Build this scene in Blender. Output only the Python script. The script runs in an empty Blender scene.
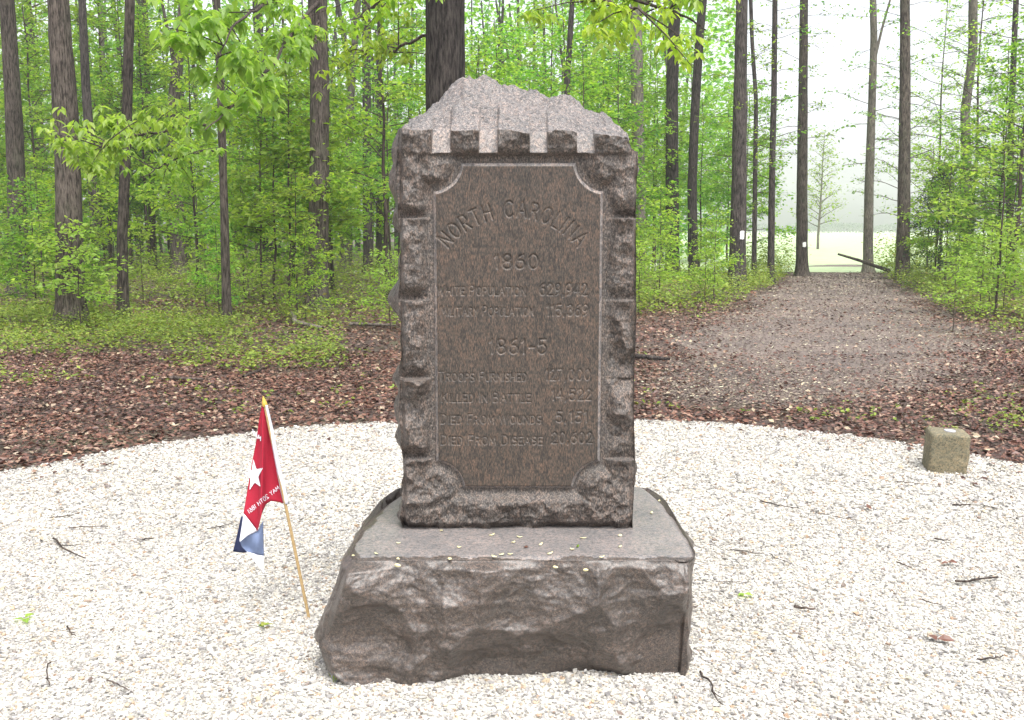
import bpy, math, random
import numpy as np
from mathutils import Vector, Matrix

SC = bpy.context.scene
COL = SC.collection
R = math.radians

# ------------------------------------------------------------------ camera, sky, sun, exposure
CAM_H, PITCH, FPX = 1.55, R(7.41), 1000.0
cam_data = bpy.data.cameras.new('camera')
cam_data.sensor_width = 36.0
cam_data.lens = 36.0 * FPX / 1024.0
cam_data.clip_start = 0.05
cam_data.clip_end = 3000.0
cam = bpy.data.objects.new('camera', cam_data)
COL.objects.link(cam)
cam.location = (0, 0, CAM_H)
cam.rotation_euler = (math.pi / 2 - PITCH, 0, 0)
SC.camera = cam

SUN_EL, SUN_AZ = R(63), R(158)          # azimuth measured from +Y (view direction) towards +X
world = bpy.data.worlds.new('World')
SC.world = world
world.use_nodes = True
wn, wl = world.node_tree.nodes, world.node_tree.links
wn.clear()
sky = wn.new('ShaderNodeTexSky')
sky.sky_type = 'NISHITA'
sky.sun_disc = False
sky.sun_elevation = SUN_EL
sky.sun_rotation = SUN_AZ
sky.air_density = 1.0
sky.dust_density = 4.0
hs = wn.new('ShaderNodeHueSaturation')
hs.inputs['Saturation'].default_value = 0.22
wbg = wn.new('ShaderNodeBackground')
wbg.inputs['Strength'].default_value = 0.145
wo = wn.new('ShaderNodeOutputWorld')
wl.new(sky.outputs[0], hs.inputs['Color'])
wl.new(hs.outputs[0], wbg.inputs['Color'])
wl.new(wbg.outputs[0], wo.inputs['Surface'])

sun_d = bpy.data.lights.new('sun', 'SUN')
sun_d.energy = 1.5
sun_d.angle = R(30)
sun_d.color = (1.0, 0.97, 0.92)
sun = bpy.data.objects.new('sun', sun_d)
COL.objects.link(sun)
sdir = Vector((math.sin(SUN_AZ) * math.cos(SUN_EL), math.cos(SUN_AZ) * math.cos(SUN_EL), math.sin(SUN_EL)))
sun.rotation_euler = (-sdir).to_track_quat('-Z', 'Y').to_euler()

SC.view_settings.view_transform = 'Standard'
SC.view_settings.look = 'None'
SC.view_settings.gamma = 1.0
SC.view_settings.use_curve_mapping = False
SC.view_settings.exposure = 1.33
SC.render.engine = 'CYCLES'
SC.cycles.use_denoising = True
SC.cycles.max_bounces = 6
SC.cycles.diffuse_bounces = 3
SC.cycles.glossy_bounces = 2
SC.cycles.transmission_bounces = 3
SC.cycles.volume_bounces = 1
SC.cycles.caustics_reflective = False
SC.cycles.caustics_refractive = False

# ------------------------------------------------------------------ helpers: projection
CT, ST = math.cos(PITCH), math.sin(PITCH)

def ray(px, py):
    a = (px - 512.0) / FPX
    b = (360.0 - py) / FPX
    return a, CT + b * ST, -ST + b * CT           # x, y, z direction

def on_y(px, py, Y):
    dx, dy, dz = ray(px, py)
    t = Y / dy
    return dx * t, CAM_H + dz * t

def on_z(px, py, z=0.0):
    dx, dy, dz = ray(px, py)
    t = (z - CAM_H) / dz
    return dx * t, dy * t

# ------------------------------------------------------------------ helpers: noise
def _hash(ix, iy, iz, seed):
    h = (ix.astype(np.int64) * 374761393 + iy.astype(np.int64) * 668265263 + iz.astype(np.int64) * 2147483647 + seed * 974634777) & 0xFFFFFFFF
    h = ((h ^ (h >> 13)) * 1274126177) & 0xFFFFFFFF
    h = ((h ^ (h >> 16)) * 2246822519) & 0xFFFFFFFF
    return ((h ^ (h >> 15)) & 0xFFFFFF) / float(0xFFFFFF)

def vnoise(p, seed=0):
    p = np.asarray(p, float)
    i = np.floor(p)
    f = p - i
    f = f * f * f * (f * (f * 6 - 15) + 10)
    i = i.astype(np.int64)
    out = 0
    for dx in (0, 1):
        wx = f[:, 0] if dx else 1 - f[:, 0]
        for dy in (0, 1):
            wy = f[:, 1] if dy else 1 - f[:, 1]
            for dz in (0, 1):
                wz = f[:, 2] if dz else 1 - f[:, 2]
                out = out + wx * wy * wz * _hash(i[:, 0] + dx, i[:, 1] + dy, i[:, 2] + dz, seed)
    return out * 2 - 1

def fbm(p, octv=4, seed=0, gain=0.5):
    p = np.asarray(p, float)
    a, s, o = 1.0, 0.0, 0.0
    for k in range(octv):
        o = o + a * vnoise(p * (2.03 ** k) + 13.7 * k, seed + k)
        s += a
        a *= gain
    return o / s

def sstep(a, b, x):
    t = np.clip((x - a) / (b - a), 0, 1)
    return t * t * (3 - 2 * t)

# ------------------------------------------------------------------ helpers: meshes and tags
def make_mesh(name, verts, faces, mats, midx=None, smooth=False):
    """faces: (M,3) or (M,4) int array or list of arrays of several sizes"""
    if isinstance(faces, np.ndarray):
        faces = [faces]
    faces = [np.asarray(f, dtype=np.int32) for f in faces if len(f)]
    verts = np.asarray(verts, dtype=np.float32)
    me = bpy.data.meshes.new(name)
    me.vertices.add(len(verts))
    me.vertices.foreach_set('co', verts.ravel())
    loops = np.concatenate([f.ravel() for f in faces])
    sizes = np.concatenate([np.full(len(f), f.shape[1], dtype=np.int32) for f in faces])
    starts = np.concatenate([[0], np.cumsum(sizes)[:-1]]).astype(np.int32)
    me.loops.add(len(loops))
    me.loops.foreach_set('vertex_index', loops)
    me.polygons.add(len(sizes))
    me.polygons.foreach_set('loop_start', starts)
    if not isinstance(mats, (list, tuple)):
        mats = [mats]
    for m in mats:
        me.materials.append(m)
    if midx is not None:
        me.polygons.foreach_set('material_index', np.asarray(midx, dtype=np.int32))
    me.polygons.foreach_set('use_smooth', np.full(len(sizes), bool(smooth)))
    me.update(calc_edges=True)
    me.validate()
    return me

def link(name, me, parent=None, loc=None):
    o = bpy.data.objects.new(name, me)
    COL.objects.link(o)
    if parent is not None:
        o.parent = parent
    if loc is not None:
        o.location = loc
    return o

def tag(o, label=None, cat=None, group=None, kind=None):
    if label: o['label'] = label
    if cat: o['category'] = cat
    if group: o['group'] = group
    if kind: o['kind'] = kind
    return o

def thing(name, label, cat, loc, group=None, rz=0.0):
    o = bpy.data.objects.new(name, None)
    o.empty_display_size = 0.1
    COL.objects.link(o)
    o.location = loc
    o.rotation_euler = (0, 0, rz)
    return tag(o, label, cat, group)

def tube(path, radii, sides=6, cap=True, wob=0.0, rng=None):
    """verts, quads of a tube along path"""
    path = np.asarray(path, float)
    n = len(path)
    radii = np.asarray(radii, float)
    t = np.gradient(path, axis=0)
    t /= np.linalg.norm(t, axis=1)[:, None] + 1e-9
    ref = np.array([0.0, 0.0, 1.0]) if abs(t[0][2]) < 0.9 else np.array([0.0, 1.0, 0.0])
    a = np.cross(t, ref); a /= np.linalg.norm(a, axis=1)[:, None] + 1e-9
    b = np.cross(t, a)
    ang = np.linspace(0, 2 * np.pi, sides, endpoint=False)
    rr = radii[:, None] * np.ones((1, sides))
    if wob and rng is not None:
        rr = rr * (1 + wob * rng.uniform(-1, 1, rr.shape))
    V = path[:, None, :] + rr[:, :, None] * (a[:, None, :] * np.cos(ang)[None, :, None] + b[:, None, :] * np.sin(ang)[None, :, None])
    V = V.reshape(-1, 3)
    i = np.arange(n - 1)[:, None] * sides
    k = np.arange(sides)[None, :]
    k2 = (k + 1) % sides
    F = np.stack([i + k, i + k2, i + sides + k2, i + sides + k], axis=-1).reshape(-1, 4)
    return V, F

class MB:
    """collects pieces of one mesh"""
    def __init__(self):
        self.v, self.f, self.m, self.n = [], [], [], 0
    def add(self, V, F, mi=0):
        self.v.append(np.asarray(V, float))
        F = np.asarray(F)
        self.f.append(F + self.n)
        self.m.append(np.full(len(F), mi))
        self.n += len(V)
    def mesh(self, name, mats, smooth=False):
        return make_mesh(name, np.concatenate(self.v), self.f, mats, np.concatenate(self.m), smooth)

# ------------------------------------------------------------------ materials
def new_mat(name):
    m = bpy.data.materials.new(name)
    m.use_nodes = True
    nt = m.node_tree
    b = nt.nodes['Principled BSDF']
    return m, nt.nodes, nt.links, b

def ramp(nodes, stops, interp='LINEAR'):
    r = nodes.new('ShaderNodeValToRGB')
    r.color_ramp.interpolation = interp
    el = r.color_ramp.elements
    el[0].position, el[0].color = stops[0][0], (*stops[0][1], 1)
    el[1].position, el[1].color = stops[-1][0], (*stops[-1][1], 1)
    for p, c in stops[1:-1]:
        e = el.new(p); e.color = (*c, 1)
    return r

def mapped(nodes, links, scale, coord='Object'):
    tc = nodes.new('ShaderNodeTexCoord')
    mp = nodes.new('ShaderNodeMapping')
    mp.inputs['Scale'].default_value = scale
    links.new(tc.outputs[coord], mp.inputs['Vector'])
    return mp.outputs[0]

def noise(nodes, links, vec, scale, detail=4, rough=0.6):
    n = nodes.new('ShaderNodeTexNoise')
    n.inputs['Scale'].default_value = scale
    n.inputs['Detail'].default_value = detail
    n.inputs['Roughness'].default_value = rough
    links.new(vec, n.inputs['Vector'])
    return n

def mixc(nodes, links, fac, a, b, mode='MIX'):
    m = nodes.new('ShaderNodeMix')
    m.data_type = 'RGBA'
    m.blend_type = mode
    if isinstance(fac, float): m.inputs[0].default_value = fac
    else: links.new(fac, m.inputs[0])
    for s, k in ((a, 6), (b, 7)):
        if isinstance(s, tuple): m.inputs[k].default_value = (*s, 1)
        else: links.new(s, m.inputs[k])
    return m.outputs[2]

def bump(nodes, links, height, strength, dist, bsdf, normal=None):
    b = nodes.new('ShaderNodeBump')
    b.inputs['Strength'].default_value = strength
    b.inputs['Distance'].default_value = dist
    links.new(height, b.inputs['Height'])
    if normal is not None: links.new(normal, b.inputs['Normal'])
    links.new(b.outputs[0], bsdf.inputs['Normal'])
    return b.outputs[0]

def granite(name, dark, mid, light, stretch=(1, 1, 0.45), grain=260.0, rough=0.5, fine_bump=0.35):
    m, n, l, b = new_mat(name)
    v = mapped(n, l, stretch)
    g1 = noise(n, l, v, grain, 2, 0.6)
    r1 = ramp(n, [(0.36, dark), (0.5, mid), (0.62, light)])
    l.new(g1.outputs['Fac'], r1.inputs[0])
    vo = n.new('ShaderNodeTexVoronoi')
    vo.inputs['Scale'].default_value = grain * 0.5
    l.new(v, vo.inputs['Vector'])
    r2 = ramp(n, [(0.0, (0.55, 0.55, 0.57)), (0.5, (1, 1, 1)), (1.0, (1.35, 1.18, 1.08))])
    sep = n.new('ShaderNodeSeparateColor')
    l.new(vo.outputs['Color'], sep.inputs[0])
    l.new(sep.outputs[0], r2.inputs[0])
    c = mixc(n, l, 1.0, r1.outputs[0], r2.outputs[0], 'MULTIPLY')
    v2 = mapped(n, l, (1, 1, 1))
    st = noise(n, l, v2, 5.0, 5, 0.65)
    r3 = ramp(n, [(0.3, (0.72, 0.74, 0.74)), (0.7, (1.2, 1.12, 1.08))])
    l.new(st.outputs['Fac'], r3.inputs[0])
    c = mixc(n, l, 0.8, c, r3.outputs[0], 'MULTIPLY')
    l.new(c, b.inputs['Base Color'])
    b.inputs['Roughness'].default_value = rough
    b.inputs['Specular IOR Level'].default_value = 0.5
    bn = noise(n, l, v2, 90.0, 5, 0.7)
    bump(n, l, bn.outputs['Fac'], fine_bump, 0.006, b)
    return m

M = {}
M['stone_rough'] = granite('rough granite', (0.030, 0.027, 0.024), (0.088, 0.076, 0.068), (0.175, 0.152, 0.136), rough=0.42, fine_bump=1.0)
M['stone_panel'] = granite('honed granite', (0.024, 0.022, 0.020), (0.053, 0.043, 0.035), (0.108, 0.079, 0.059), stretch=(1, 1, 0.3), rough=0.5, fine_bump=0.10)
M['stone_cut'] = granite('tooled lit-edge granite', (0.12, 0.112, 0.108), (0.20, 0.187, 0.18), (0.28, 0.262, 0.255), rough=0.7, fine_bump=0.2)  # tooled stone, lightened so the bevels look lit; notches share it
M['stone_incised'] = granite('lightened incised granite', (0.048, 0.043, 0.038), (0.09, 0.077, 0.067), (0.14, 0.121, 0.105), rough=0.75, fine_bump=0.2)  # cut grooves paler than the panel, partly as painted light on their slopes
M['stone_cap'] = granite('skylit cap granite', (0.065, 0.062, 0.062), (0.165, 0.156, 0.154), (0.285, 0.27, 0.268), stretch=(1, 1, 1), rough=0.5, fine_bump=1.0)  # rough granite greyed and lightened: sky light on the top put into colour
M['stone_ledge'] = granite('honed sky-sheen ledge granite', (0.14, 0.138, 0.14), (0.195, 0.19, 0.19), (0.25, 0.238, 0.235), stretch=(1, 1, 1), grain=320.0, rough=0.42, fine_bump=0.15)  # smooth top of the base; its pale grey carries the sky sheen as colour
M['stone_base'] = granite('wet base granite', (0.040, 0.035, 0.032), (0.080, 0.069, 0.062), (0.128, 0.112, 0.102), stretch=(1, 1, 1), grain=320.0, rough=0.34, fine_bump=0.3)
M['post_stone'] = granite('mossy post stone', (0.12, 0.112, 0.07), (0.165, 0.152, 0.098), (0.215, 0.198, 0.135), stretch=(1, 1, 1), grain=220.0, rough=0.8, fine_bump=0.25)

def island_mat(name, stops, rough=0.6, translucent=0.0, tcol_gain=1.0, spec=0.4, vary=0.0, interp='LINEAR', fine=0.0, broad=None):
    m, n, l, b = new_mat(name)
    ge = n.new('ShaderNodeNewGeometry')
    r = ramp(n, stops, interp)
    l.new(ge.outputs['Random Per Island'], r.inputs[0])
    c = r.outputs[0]
    if vary:
        oi = n.new('ShaderNodeObjectInfo')
        h = n.new('ShaderNodeHueSaturation')
        mr = n.new('ShaderNodeMapRange')
        mr.inputs[3].default_value = 1 - vary
        mr.inputs[4].default_value = 1 + vary
        l.new(oi.outputs['Random'], mr.inputs[0])
        l.new(mr.outputs[0], h.inputs['Value'])
        mr2 = n.new('ShaderNodeMapRange')
        mr2.inputs[3].default_value = 0.5 - vary * 0.10
        mr2.inputs[4].default_value = 0.5 + vary * 0.07
        ml = n.new('ShaderNodeMath'); ml.operation = 'MULTIPLY'; ml.inputs[1].default_value = 7.31
        fr = n.new('ShaderNodeMath'); fr.operation = 'FRACT'
        l.new(oi.outputs['Random'], ml.inputs[0]); l.new(ml.outputs[0], fr.inputs[0]); l.new(fr.outputs[0], mr2.inputs[0])
        l.new(mr2.outputs[0], h.inputs['Hue'])
        l.new(c, h.inputs['Color'])
        c = h.outputs[0]
    if fine:
        v = mapped(n, l, (1, 1, 1))
        nz = noise(n, l, v, fine, 3, 0.6)
        rr = ramp(n, [(0.3, (0.75, 0.75, 0.75)), (0.7, (1.15, 1.15, 1.15))])
        l.new(nz.outputs['Fac'], rr.inputs[0])
        c = mixc(n, l, 1.0, c, rr.outputs[0], 'MULTIPLY')
    if broad:
        v = mapped(n, l, (1, 1, 1))
        nz = noise(n, l, v, broad[0], 4, 0.6)
        rr = ramp(n, [(0.32, broad[1]), (0.66, broad[2])])
        l.new(nz.outputs['Fac'], rr.inputs[0])
        c = mixc(n, l, 1.0, c, rr.outputs[0], 'MULTIPLY')
    l.new(c, b.inputs['Base Color'])
    b.inputs['Roughness'].default_value = rough
    b.inputs['Specular IOR Level'].default_value = spec
    if translucent:
        tr = n.new('ShaderNodeBsdfTranslucent')
        g = n.new('ShaderNodeMix'); g.data_type = 'RGBA'; g.blend_type = 'MULTIPLY'
        g.inputs[0].default_value = 1.0
        g.inputs[7].default_value = (1.15 * tcol_gain, 1.2 * tcol_gain, 0.6 * tcol_gain, 1)
        l.new(c, g.inputs[6])
        l.new(g.outputs[2], tr.inputs['Color'])
        mx = n.new('ShaderNodeMixShader')
        mx.inputs[0].default_value = translucent
        l.new(b.outputs[0], mx.inputs[1])
        l.new(tr.outputs[0], mx.inputs[2])
        l.new(mx.outputs[0], n['Material Output'].inputs['Surface'])
    return m

LEAF_STOPS = [(0.0, (0.075, 0.18, 0.032)), (0.35, (0.155, 0.30, 0.045)), (0.7, (0.225, 0.37, 0.055)), (1.0, (0.31, 0.44, 0.07))]
M['leaf'] = island_mat('spring leaves', LEAF_STOPS, 0.5, 0.55, 1.5, vary=0.25)
M['leaf_far'] = island_mat('deep wood leaves', [(0.0, (0.055, 0.155, 0.038)), (0.4, (0.12, 0.275, 0.052)), (0.8, (0.19, 0.36, 0.07)), (1.0, (0.27, 0.43, 0.085))], 0.5, 0.55, 1.5)
M['leaf_yellow'] = island_mat('yellow green leaves', [(0.0, (0.13, 0.24, 0.03)), (0.5, (0.21, 0.34, 0.045)), (1.0, (0.29, 0.40, 0.06))], 0.5, 0.55, 1.5, vary=0.2)
M['leaf_bright'] = island_mat('fresh bright leaves', [(0.0, (0.17, 0.28, 0.05)), (0.5, (0.25, 0.38, 0.075)), (1.0, (0.33, 0.45, 0.095))], 0.4, 0.55, 1.5, vary=0.1)
M['leaf_dark'] = island_mat('dark evergreen leaves', [(0.0, (0.025, 0.055, 0.022)), (1.0, (0.06, 0.115, 0.045))], 0.6, 0.2, 1.0, vary=0.2)
M['leaf_low'] = island_mat('ground cover leaves', [(0.0, (0.11, 0.17, 0.035)), (0.5, (0.21, 0.30, 0.05)), (0.88, (0.33, 0.41, 0.075)), (1.0, (0.24, 0.19, 0.07))], 0.5, 0.4, 1.2)
M['litter'] = island_mat('fallen brown leaves', [(0.0, (0.05, 0.026, 0.022)), (0.25, (0.095, 0.044, 0.035)), (0.5, (0.14, 0.064, 0.046)), (0.7, (0.185, 0.092, 0.066)),
                                                (0.86, (0.24, 0.15, 0.11)), (0.95, (0.32, 0.235, 0.18)), (1.0, (0.42, 0.37, 0.26))], 0.45, spec=0.4, fine=60.0, broad=(1.1, (0.62, 0.60, 0.62), (1.25, 1.2, 1.12)))
M['gravel'] = island_mat('white crushed stone', [(0.0, (0.22, 0.215, 0.22)), (0.13, (0.30, 0.29, 0.285)), (0.32, (0.40, 0.385, 0.36)), (0.55, (0.50, 0.485, 0.455)), (0.80, (0.60, 0.59, 0.57)),
                                                 (0.9, (0.57, 0.52, 0.43)), (0.955, (0.45, 0.36, 0.26)), (0.985, (0.36, 0.25, 0.18)), (1.0, (0.15, 0.14, 0.14))], 0.6, spec=0.4, fine=240.0, broad=(1.6, (0.90, 0.885, 0.86), (1.10, 1.09, 1.07)))
M['path_bits'] = island_mat('path chips', [(0.0, (0.07, 0.052, 0.045)), (0.4, (0.13, 0.092, 0.078)), (0.7, (0.19, 0.145, 0.122)), (0.88, (0.3, 0.25, 0.18)), (1.0, (0.55, 0.52, 0.38))], 0.6)

def bark(name, dark, light, moss=0.0):
    m, n, l, b = new_mat(name)
    v = mapped(n, l, (1, 1, 0.15))
    a = noise(n, l, v, 38.0, 6, 0.7)
    r = ramp(n, [(0.40, dark), (0.5, tuple((d + 0.5 * (li - d)) for d, li in zip(dark, light))), (0.60, light)])
    l.new(a.outputs['Fac'], r.inputs[0])
    v2 = mapped(n, l, (1, 1, 0.5))
    s = noise(n, l, v2, 2.2, 5, 0.7)
    rs = ramp(n, [(0.3, (0.62, 0.62, 0.62)), (0.7, (1.25, 1.22, 1.2))])
    l.new(s.outputs['Fac'], rs.inputs[0])
    c = mixc(n, l, 1.0, r.outputs[0], rs.outputs[0], 'MULTIPLY')
    if moss:
        rm = ramp(n, [(0.5, (0, 0, 0)), (0.7, (moss, moss, moss))])
        s2 = noise(n, l, v2, 3.7, 6, 0.75)
        l.new(s2.outputs['Fac'], rm.inputs[0])
        c = mixc(n, l, rm.outputs[0], c, (0.12, 0.14, 0.085))
    oi = n.new('ShaderNodeObjectInfo')
    h = n.new('ShaderNodeHueSaturation')
    mr = n.new('ShaderNodeMapRange'); mr.inputs[3].default_value = 0.75; mr.inputs[4].default_value = 1.25
    l.new(oi.outputs['Random'], mr.inputs[0]); l.new(mr.outputs[0], h.inputs['Value']); l.new(c, h.inputs['Color'])
    l.new(h.outputs[0], b.inputs['Base Color'])
    b.inputs['Roughness'].default_value = 0.85
    b.inputs['Specular IOR Level'].default_value = 0.2
    bump(n, l, a.outputs['Fac'], 0.9, 0.035, b)
    return m

M['bark'] = bark('brown grey bark', (0.022, 0.018, 0.015), (0.145, 0.122, 0.104), 0.25)
M['bark_dark'] = bark('dark wet bark', (0.014, 0.012, 0.012), (0.10, 0.086, 0.08))
M['bark_grey'] = bark('pale grey bark', (0.07, 0.064, 0.056), (0.21, 0.19, 0.16), 0.4)
M['twig'] = bark('twig bark', (0.035, 0.027, 0.024), (0.14, 0.11, 0.095))
M['dry_wood'] = bark('weathered dead wood', (0.10, 0.085, 0.075), (0.30, 0.26, 0.23))

def plain(name, col, rough=0.6, spec=0.4, nscale=None, amp=0.25):
    m, n, l, b = new_mat(name)
    if nscale:
        v = mapped(n, l, (1, 1, 1))
        a = noise(n, l, v, nscale, 4, 0.65)
        r = ramp(n, [(0.3, tuple(c * (1 - amp) for c in col)), (0.7, tuple(c * (1 + amp) for c in col))])
        l.new(a.outputs['Fac'], r.inputs[0])
        l.new(r.outputs[0], b.inputs['Base Color'])
    else:
        b.inputs['Base Color'].default_value = (*col, 1)
    b.inputs['Roughness'].default_value = rough
    b.inputs['Specular IOR Level'].default_value = spec
    return m

M['flag_red'] = plain('red flag cloth', (0.36, 0.018, 0.04), 0.75, 0.2, 300.0, 0.08)
M['flag_white'] = plain('white flag cloth', (0.70, 0.70, 0.78), 0.75, 0.2, 300.0, 0.05)
M['flag_blue'] = plain('slate blue flag cloth', (0.17, 0.22, 0.36), 0.75, 0.2, 300.0, 0.06)
M['flag_navy'] = plain('navy flag cloth', (0.03, 0.037, 0.09), 0.75, 0.2, 300.0, 0.06)
M['staff_wood'] = plain('pale wooden dowel', (0.40, 0.28, 0.135), 0.55, 0.4, 40.0, 0.2)
M['gilt'] = plain('gilt plastic', (0.55, 0.36, 0.06), 0.35, 0.5)
M['disc'] = plain('dull metal disc', (0.42, 0.42, 0.46), 0.4, 0.5, 60.0)
M['blaze'] = plain('white blaze paint', (0.75, 0.76, 0.74), 0.7, 0.3, 30.0, 0.12)
M['petal'] = plain('cream petal', (0.72, 0.66, 0.38), 0.6, 0.3, 80.0, 0.12)

def ground_mat():
    m, n, l, b = new_mat('forest floor soil')
    v = mapped(n, l, (1, 1, 1))
    a = noise(n, l, v, 14.0, 8, 0.7)
    r = ramp(n, [(0.3, (0.035, 0.024, 0.021)), (0.5, (0.085, 0.055, 0.045)), (0.66, (0.14, 0.095, 0.078)), (0.8, (0.2, 0.14, 0.115))])
    l.new(a.outputs['Fac'], r.inputs[0])
    g = noise(n, l, v, 0.5, 6, 0.7)
    rg = ramp(n, [(0.52, (0, 0, 0)), (0.68, (0.4, 0.4, 0.4))])
    l.new(g.outputs['Fac'], rg.inputs[0])
    gg = noise(n, l, v, 30.0, 5, 0.7)
    r2 = ramp(n, [(0.3, (0.05, 0.08, 0.02)), (0.7, (0.13, 0.18, 0.045))])
    l.new(gg.outputs['Fac'], r2.inputs[0])
    c = mixc(n, l, rg.outputs[0], r.outputs[0], r2.outputs[0])
    l.new(c, b.inputs['Base Color'])
    b.inputs['Roughness'].default_value = 0.75
    bump(n, l, a.outputs['Fac'], 1.0, 0.05, b)
    return m
M['ground'] = ground_mat()

def path_mat():
    m, n, l, b = new_mat('trodden path earth')
    v = mapped(n, l, (1, 1, 1))
    a = noise(n, l, v, 24.0, 8, 0.72)
    r = ramp(n, [(0.3, (0.08, 0.063, 0.056)), (0.5, (0.175, 0.137, 0.118)), (0.72, (0.28, 0.225, 0.195))])
    l.new(a.outputs['Fac'], r.inputs[0])
    k = noise(n, l, v, 0.7, 4, 0.6)
    rk = ramp(n, [(0.35, (0.65, 0.65, 0.68)), (0.65, (1.15, 1.12, 1.1))])
    l.new(k.outputs['Fac'], rk.inputs[0])
    c = mixc(n, l, 1.0, r.outputs[0], rk.outputs[0], 'MULTIPLY')
    l.new(c, b.inputs['Base Color'])
    b.inputs['Roughness'].default_value = 0.6
    bump(n, l, a.outputs['Fac'], 0.9, 0.03, b)
    return m
M['path'] = path_mat()

def gravel_sheet_mat():
    m, n, l, b = new_mat('gravel bed')
    v = mapped(n, l, (1, 1, 1))
    vo = n.new('ShaderNodeTexVoronoi')
    vo.inputs['Scale'].default_value = 75.0
    l.new(v, vo.inputs['Vector'])
    sep = n.new('ShaderNodeSeparateColor')
    l.new(vo.outputs['Color'], sep.inputs[0])
    r = ramp(n, [(0.0, (0.2, 0.19, 0.18)), (0.3, (0.45, 0.43, 0.39)), (1.0, (0.62, 0.6, 0.55))])
    l.new(sep.outputs[0], r.inputs[0])
    l.new(r.outputs[0], b.inputs['Base Color'])
    b.inputs['Roughness'].default_value = 0.85
    return m
M['gravel_sheet'] = gravel_sheet_mat()

def field_mat():
    m, n, l, b = new_mat('meadow grass')
    v = mapped(n, l, (1, 1, 1))
    a = noise(n, l, v, 1.2, 8, 0.7)
    r = ramp(n, [(0.3, (0.30, 0.38, 0.20)), (0.7, (0.42, 0.50, 0.30))])
    l.new(a.outputs['Fac'], r.inputs[0])
    l.new(r.outputs[0], b.inputs['Base Color'])
    b.inputs['Roughness'].default_value = 0.8
    return m
M['field'] = field_mat()

# ------------------------------------------------------------------ terrain
GC = (0.0, 4.15); GR = 3.9            # gravel circle

def edge_r(ang):
    """radius of the gravel circle at an angle, slightly ragged"""
    ang = np.asarray(ang, float)
    return GR + 0.06 * np.sin(3 * ang + 1.0) + 0.045 * np.sin(7 * ang + 0.3) + 0.025 * np.sin(17 * ang) + 0.30 * sstep(0.0, 0.7, np.cos(ang - 0.62) - 0.3) * 0.9

def hz(x, y):
    x = np.asarray(x, float); y = np.asarray(y, float)
    r = np.hypot(x - GC[0], y - GC[1])
    w = sstep(4.6, 9.0, r)
    p = np.stack([x.ravel() * 0.35, y.ravel() * 0.35, np.zeros(x.size)], axis=1)
    n = fbm(p, 3, 5).reshape(x.shape)
    return w * 0.09 * n * sstep(300, 60, y)

xs = np.concatenate([np.linspace(-700, -60, 14), np.linspace(-50, -16, 30), np.linspace(-15.5, 15.5, 125), np.linspace(16, 50, 30), np.linspace(60, 700, 14)])
ys = np.concatenate([np.linspace(-120, -5, 14), np.linspace(-4, 24, 113), np.linspace(24.5, 50, 45), np.linspace(52, 120, 20), np.linspace(140, 1500, 22)])
gx, gy = np.meshgrid(xs, ys)
gz = hz(gx, gy)
V = np.stack([gx.ravel(), gy.ravel(), gz.ravel()], axis=1)
nx, ny = len(xs), len(ys)
ii = (np.arange(ny - 1)[:, None] * nx + np.arange(nx - 1)[None, :]).ravel()
F = np.stack([ii, ii + 1, ii + nx + 1, ii + nx], axis=1)
tag(link('ground', make_mesh('ground', V, F, M['ground'], smooth=True)), kind='structure')

# gravel bed sheet
na = 180
ang = np.linspace(0, 2 * np.pi, na, endpoint=False)
er = edge_r(ang)
V = [(GC[0], GC[1], 0.006)]
for fr, z in ((0.5, 0.006), (0.97, 0.006), (1.0, 0.004)):
    V += [(GC[0] + er[k] * fr * math.cos(ang[k]), GC[1] + er[k] * fr * math.sin(ang[k]), z) for k in range(na)]
F3 = np.array([(0, 1 + k, 1 + (k + 1) % na) for k in range(na)])
F4 = np.array([(1 + j * na + k, 1 + (j + 1) * na + k, 1 + (j + 1) * na + (k + 1) % na, 1 + j * na + (k + 1) % na) for j in range(2) for k in range(na)])
tag(link('gravel_bed', make_mesh('gravel_bed', np.array(V), [F3, F4], M['gravel_sheet'])), kind='structure')

# path: from the clearing to the gap in the trees
PATH_C = [(1.9, 9.0, .5), (2.6, 10.0, 1.2), (3.5, 11.6, 1.8), (5.1, 15.5, 2.0), (6.7, 20.5, 1.75), (8.7, 27.0, 1.5), (10.7, 33.0, 1.35), (12.6, 39.0, 1.4), (14.0, 46.0, 1.3)]
pc = np.array(PATH_C)
tt = np.linspace(0, len(pc) - 1, 120)
pcs = np.stack([np.interp(tt, np.arange(len(pc)), pc[:, k]) for k in range(3)], axis=1)
for _ in range(6):
    pcs[1:-1] = (pcs[:-2] + 2 * pcs[1:-1] + pcs[2:]) / 4
def path_dist(x, y):
    """signed distance to the path's edge in half widths (<1 inside)"""
    x = np.asarray(x, float); y = np.asarray(y, float)
    best = np.full(x.shape, 9.0)
    for k in range(0, len(pcs), 2):
        d = np.hypot(x - pcs[k, 0], y - pcs[k, 1]) / pcs[k, 2]
        best = np.minimum(best, d)
    return best
dv = np.gradient(pcs[:, :2], axis=0)
dv /= np.linalg.norm(dv, axis=1)[:, None]
nv = np.stack([-dv[:, 1], dv[:, 0]], axis=1)
rows = []
rg = np.random.default_rng(8)
for k in range(len(pcs)):
    wv = pcs[k, 2]
    l_, r_ = wv * (1 + 0.12 * math.sin(k * 0.7) + 0.08 * rg.uniform(-1, 1)), wv * (1 + 0.12 * math.sin(k * 0.5 + 2) + 0.08 * rg.uniform(-1, 1))
    for s in np.linspace(-1, 1, 11):
        o = s * (l_ if s < 0 else r_)
        rows.append((pcs[k, 0] + nv[k, 0] * o, pcs[k, 1] + nv[k, 1] * o))
rows = np.array(rows)
V = np.column_stack([rows, hz(rows[:, 0], rows[:, 1]) + 0.006])
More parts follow.
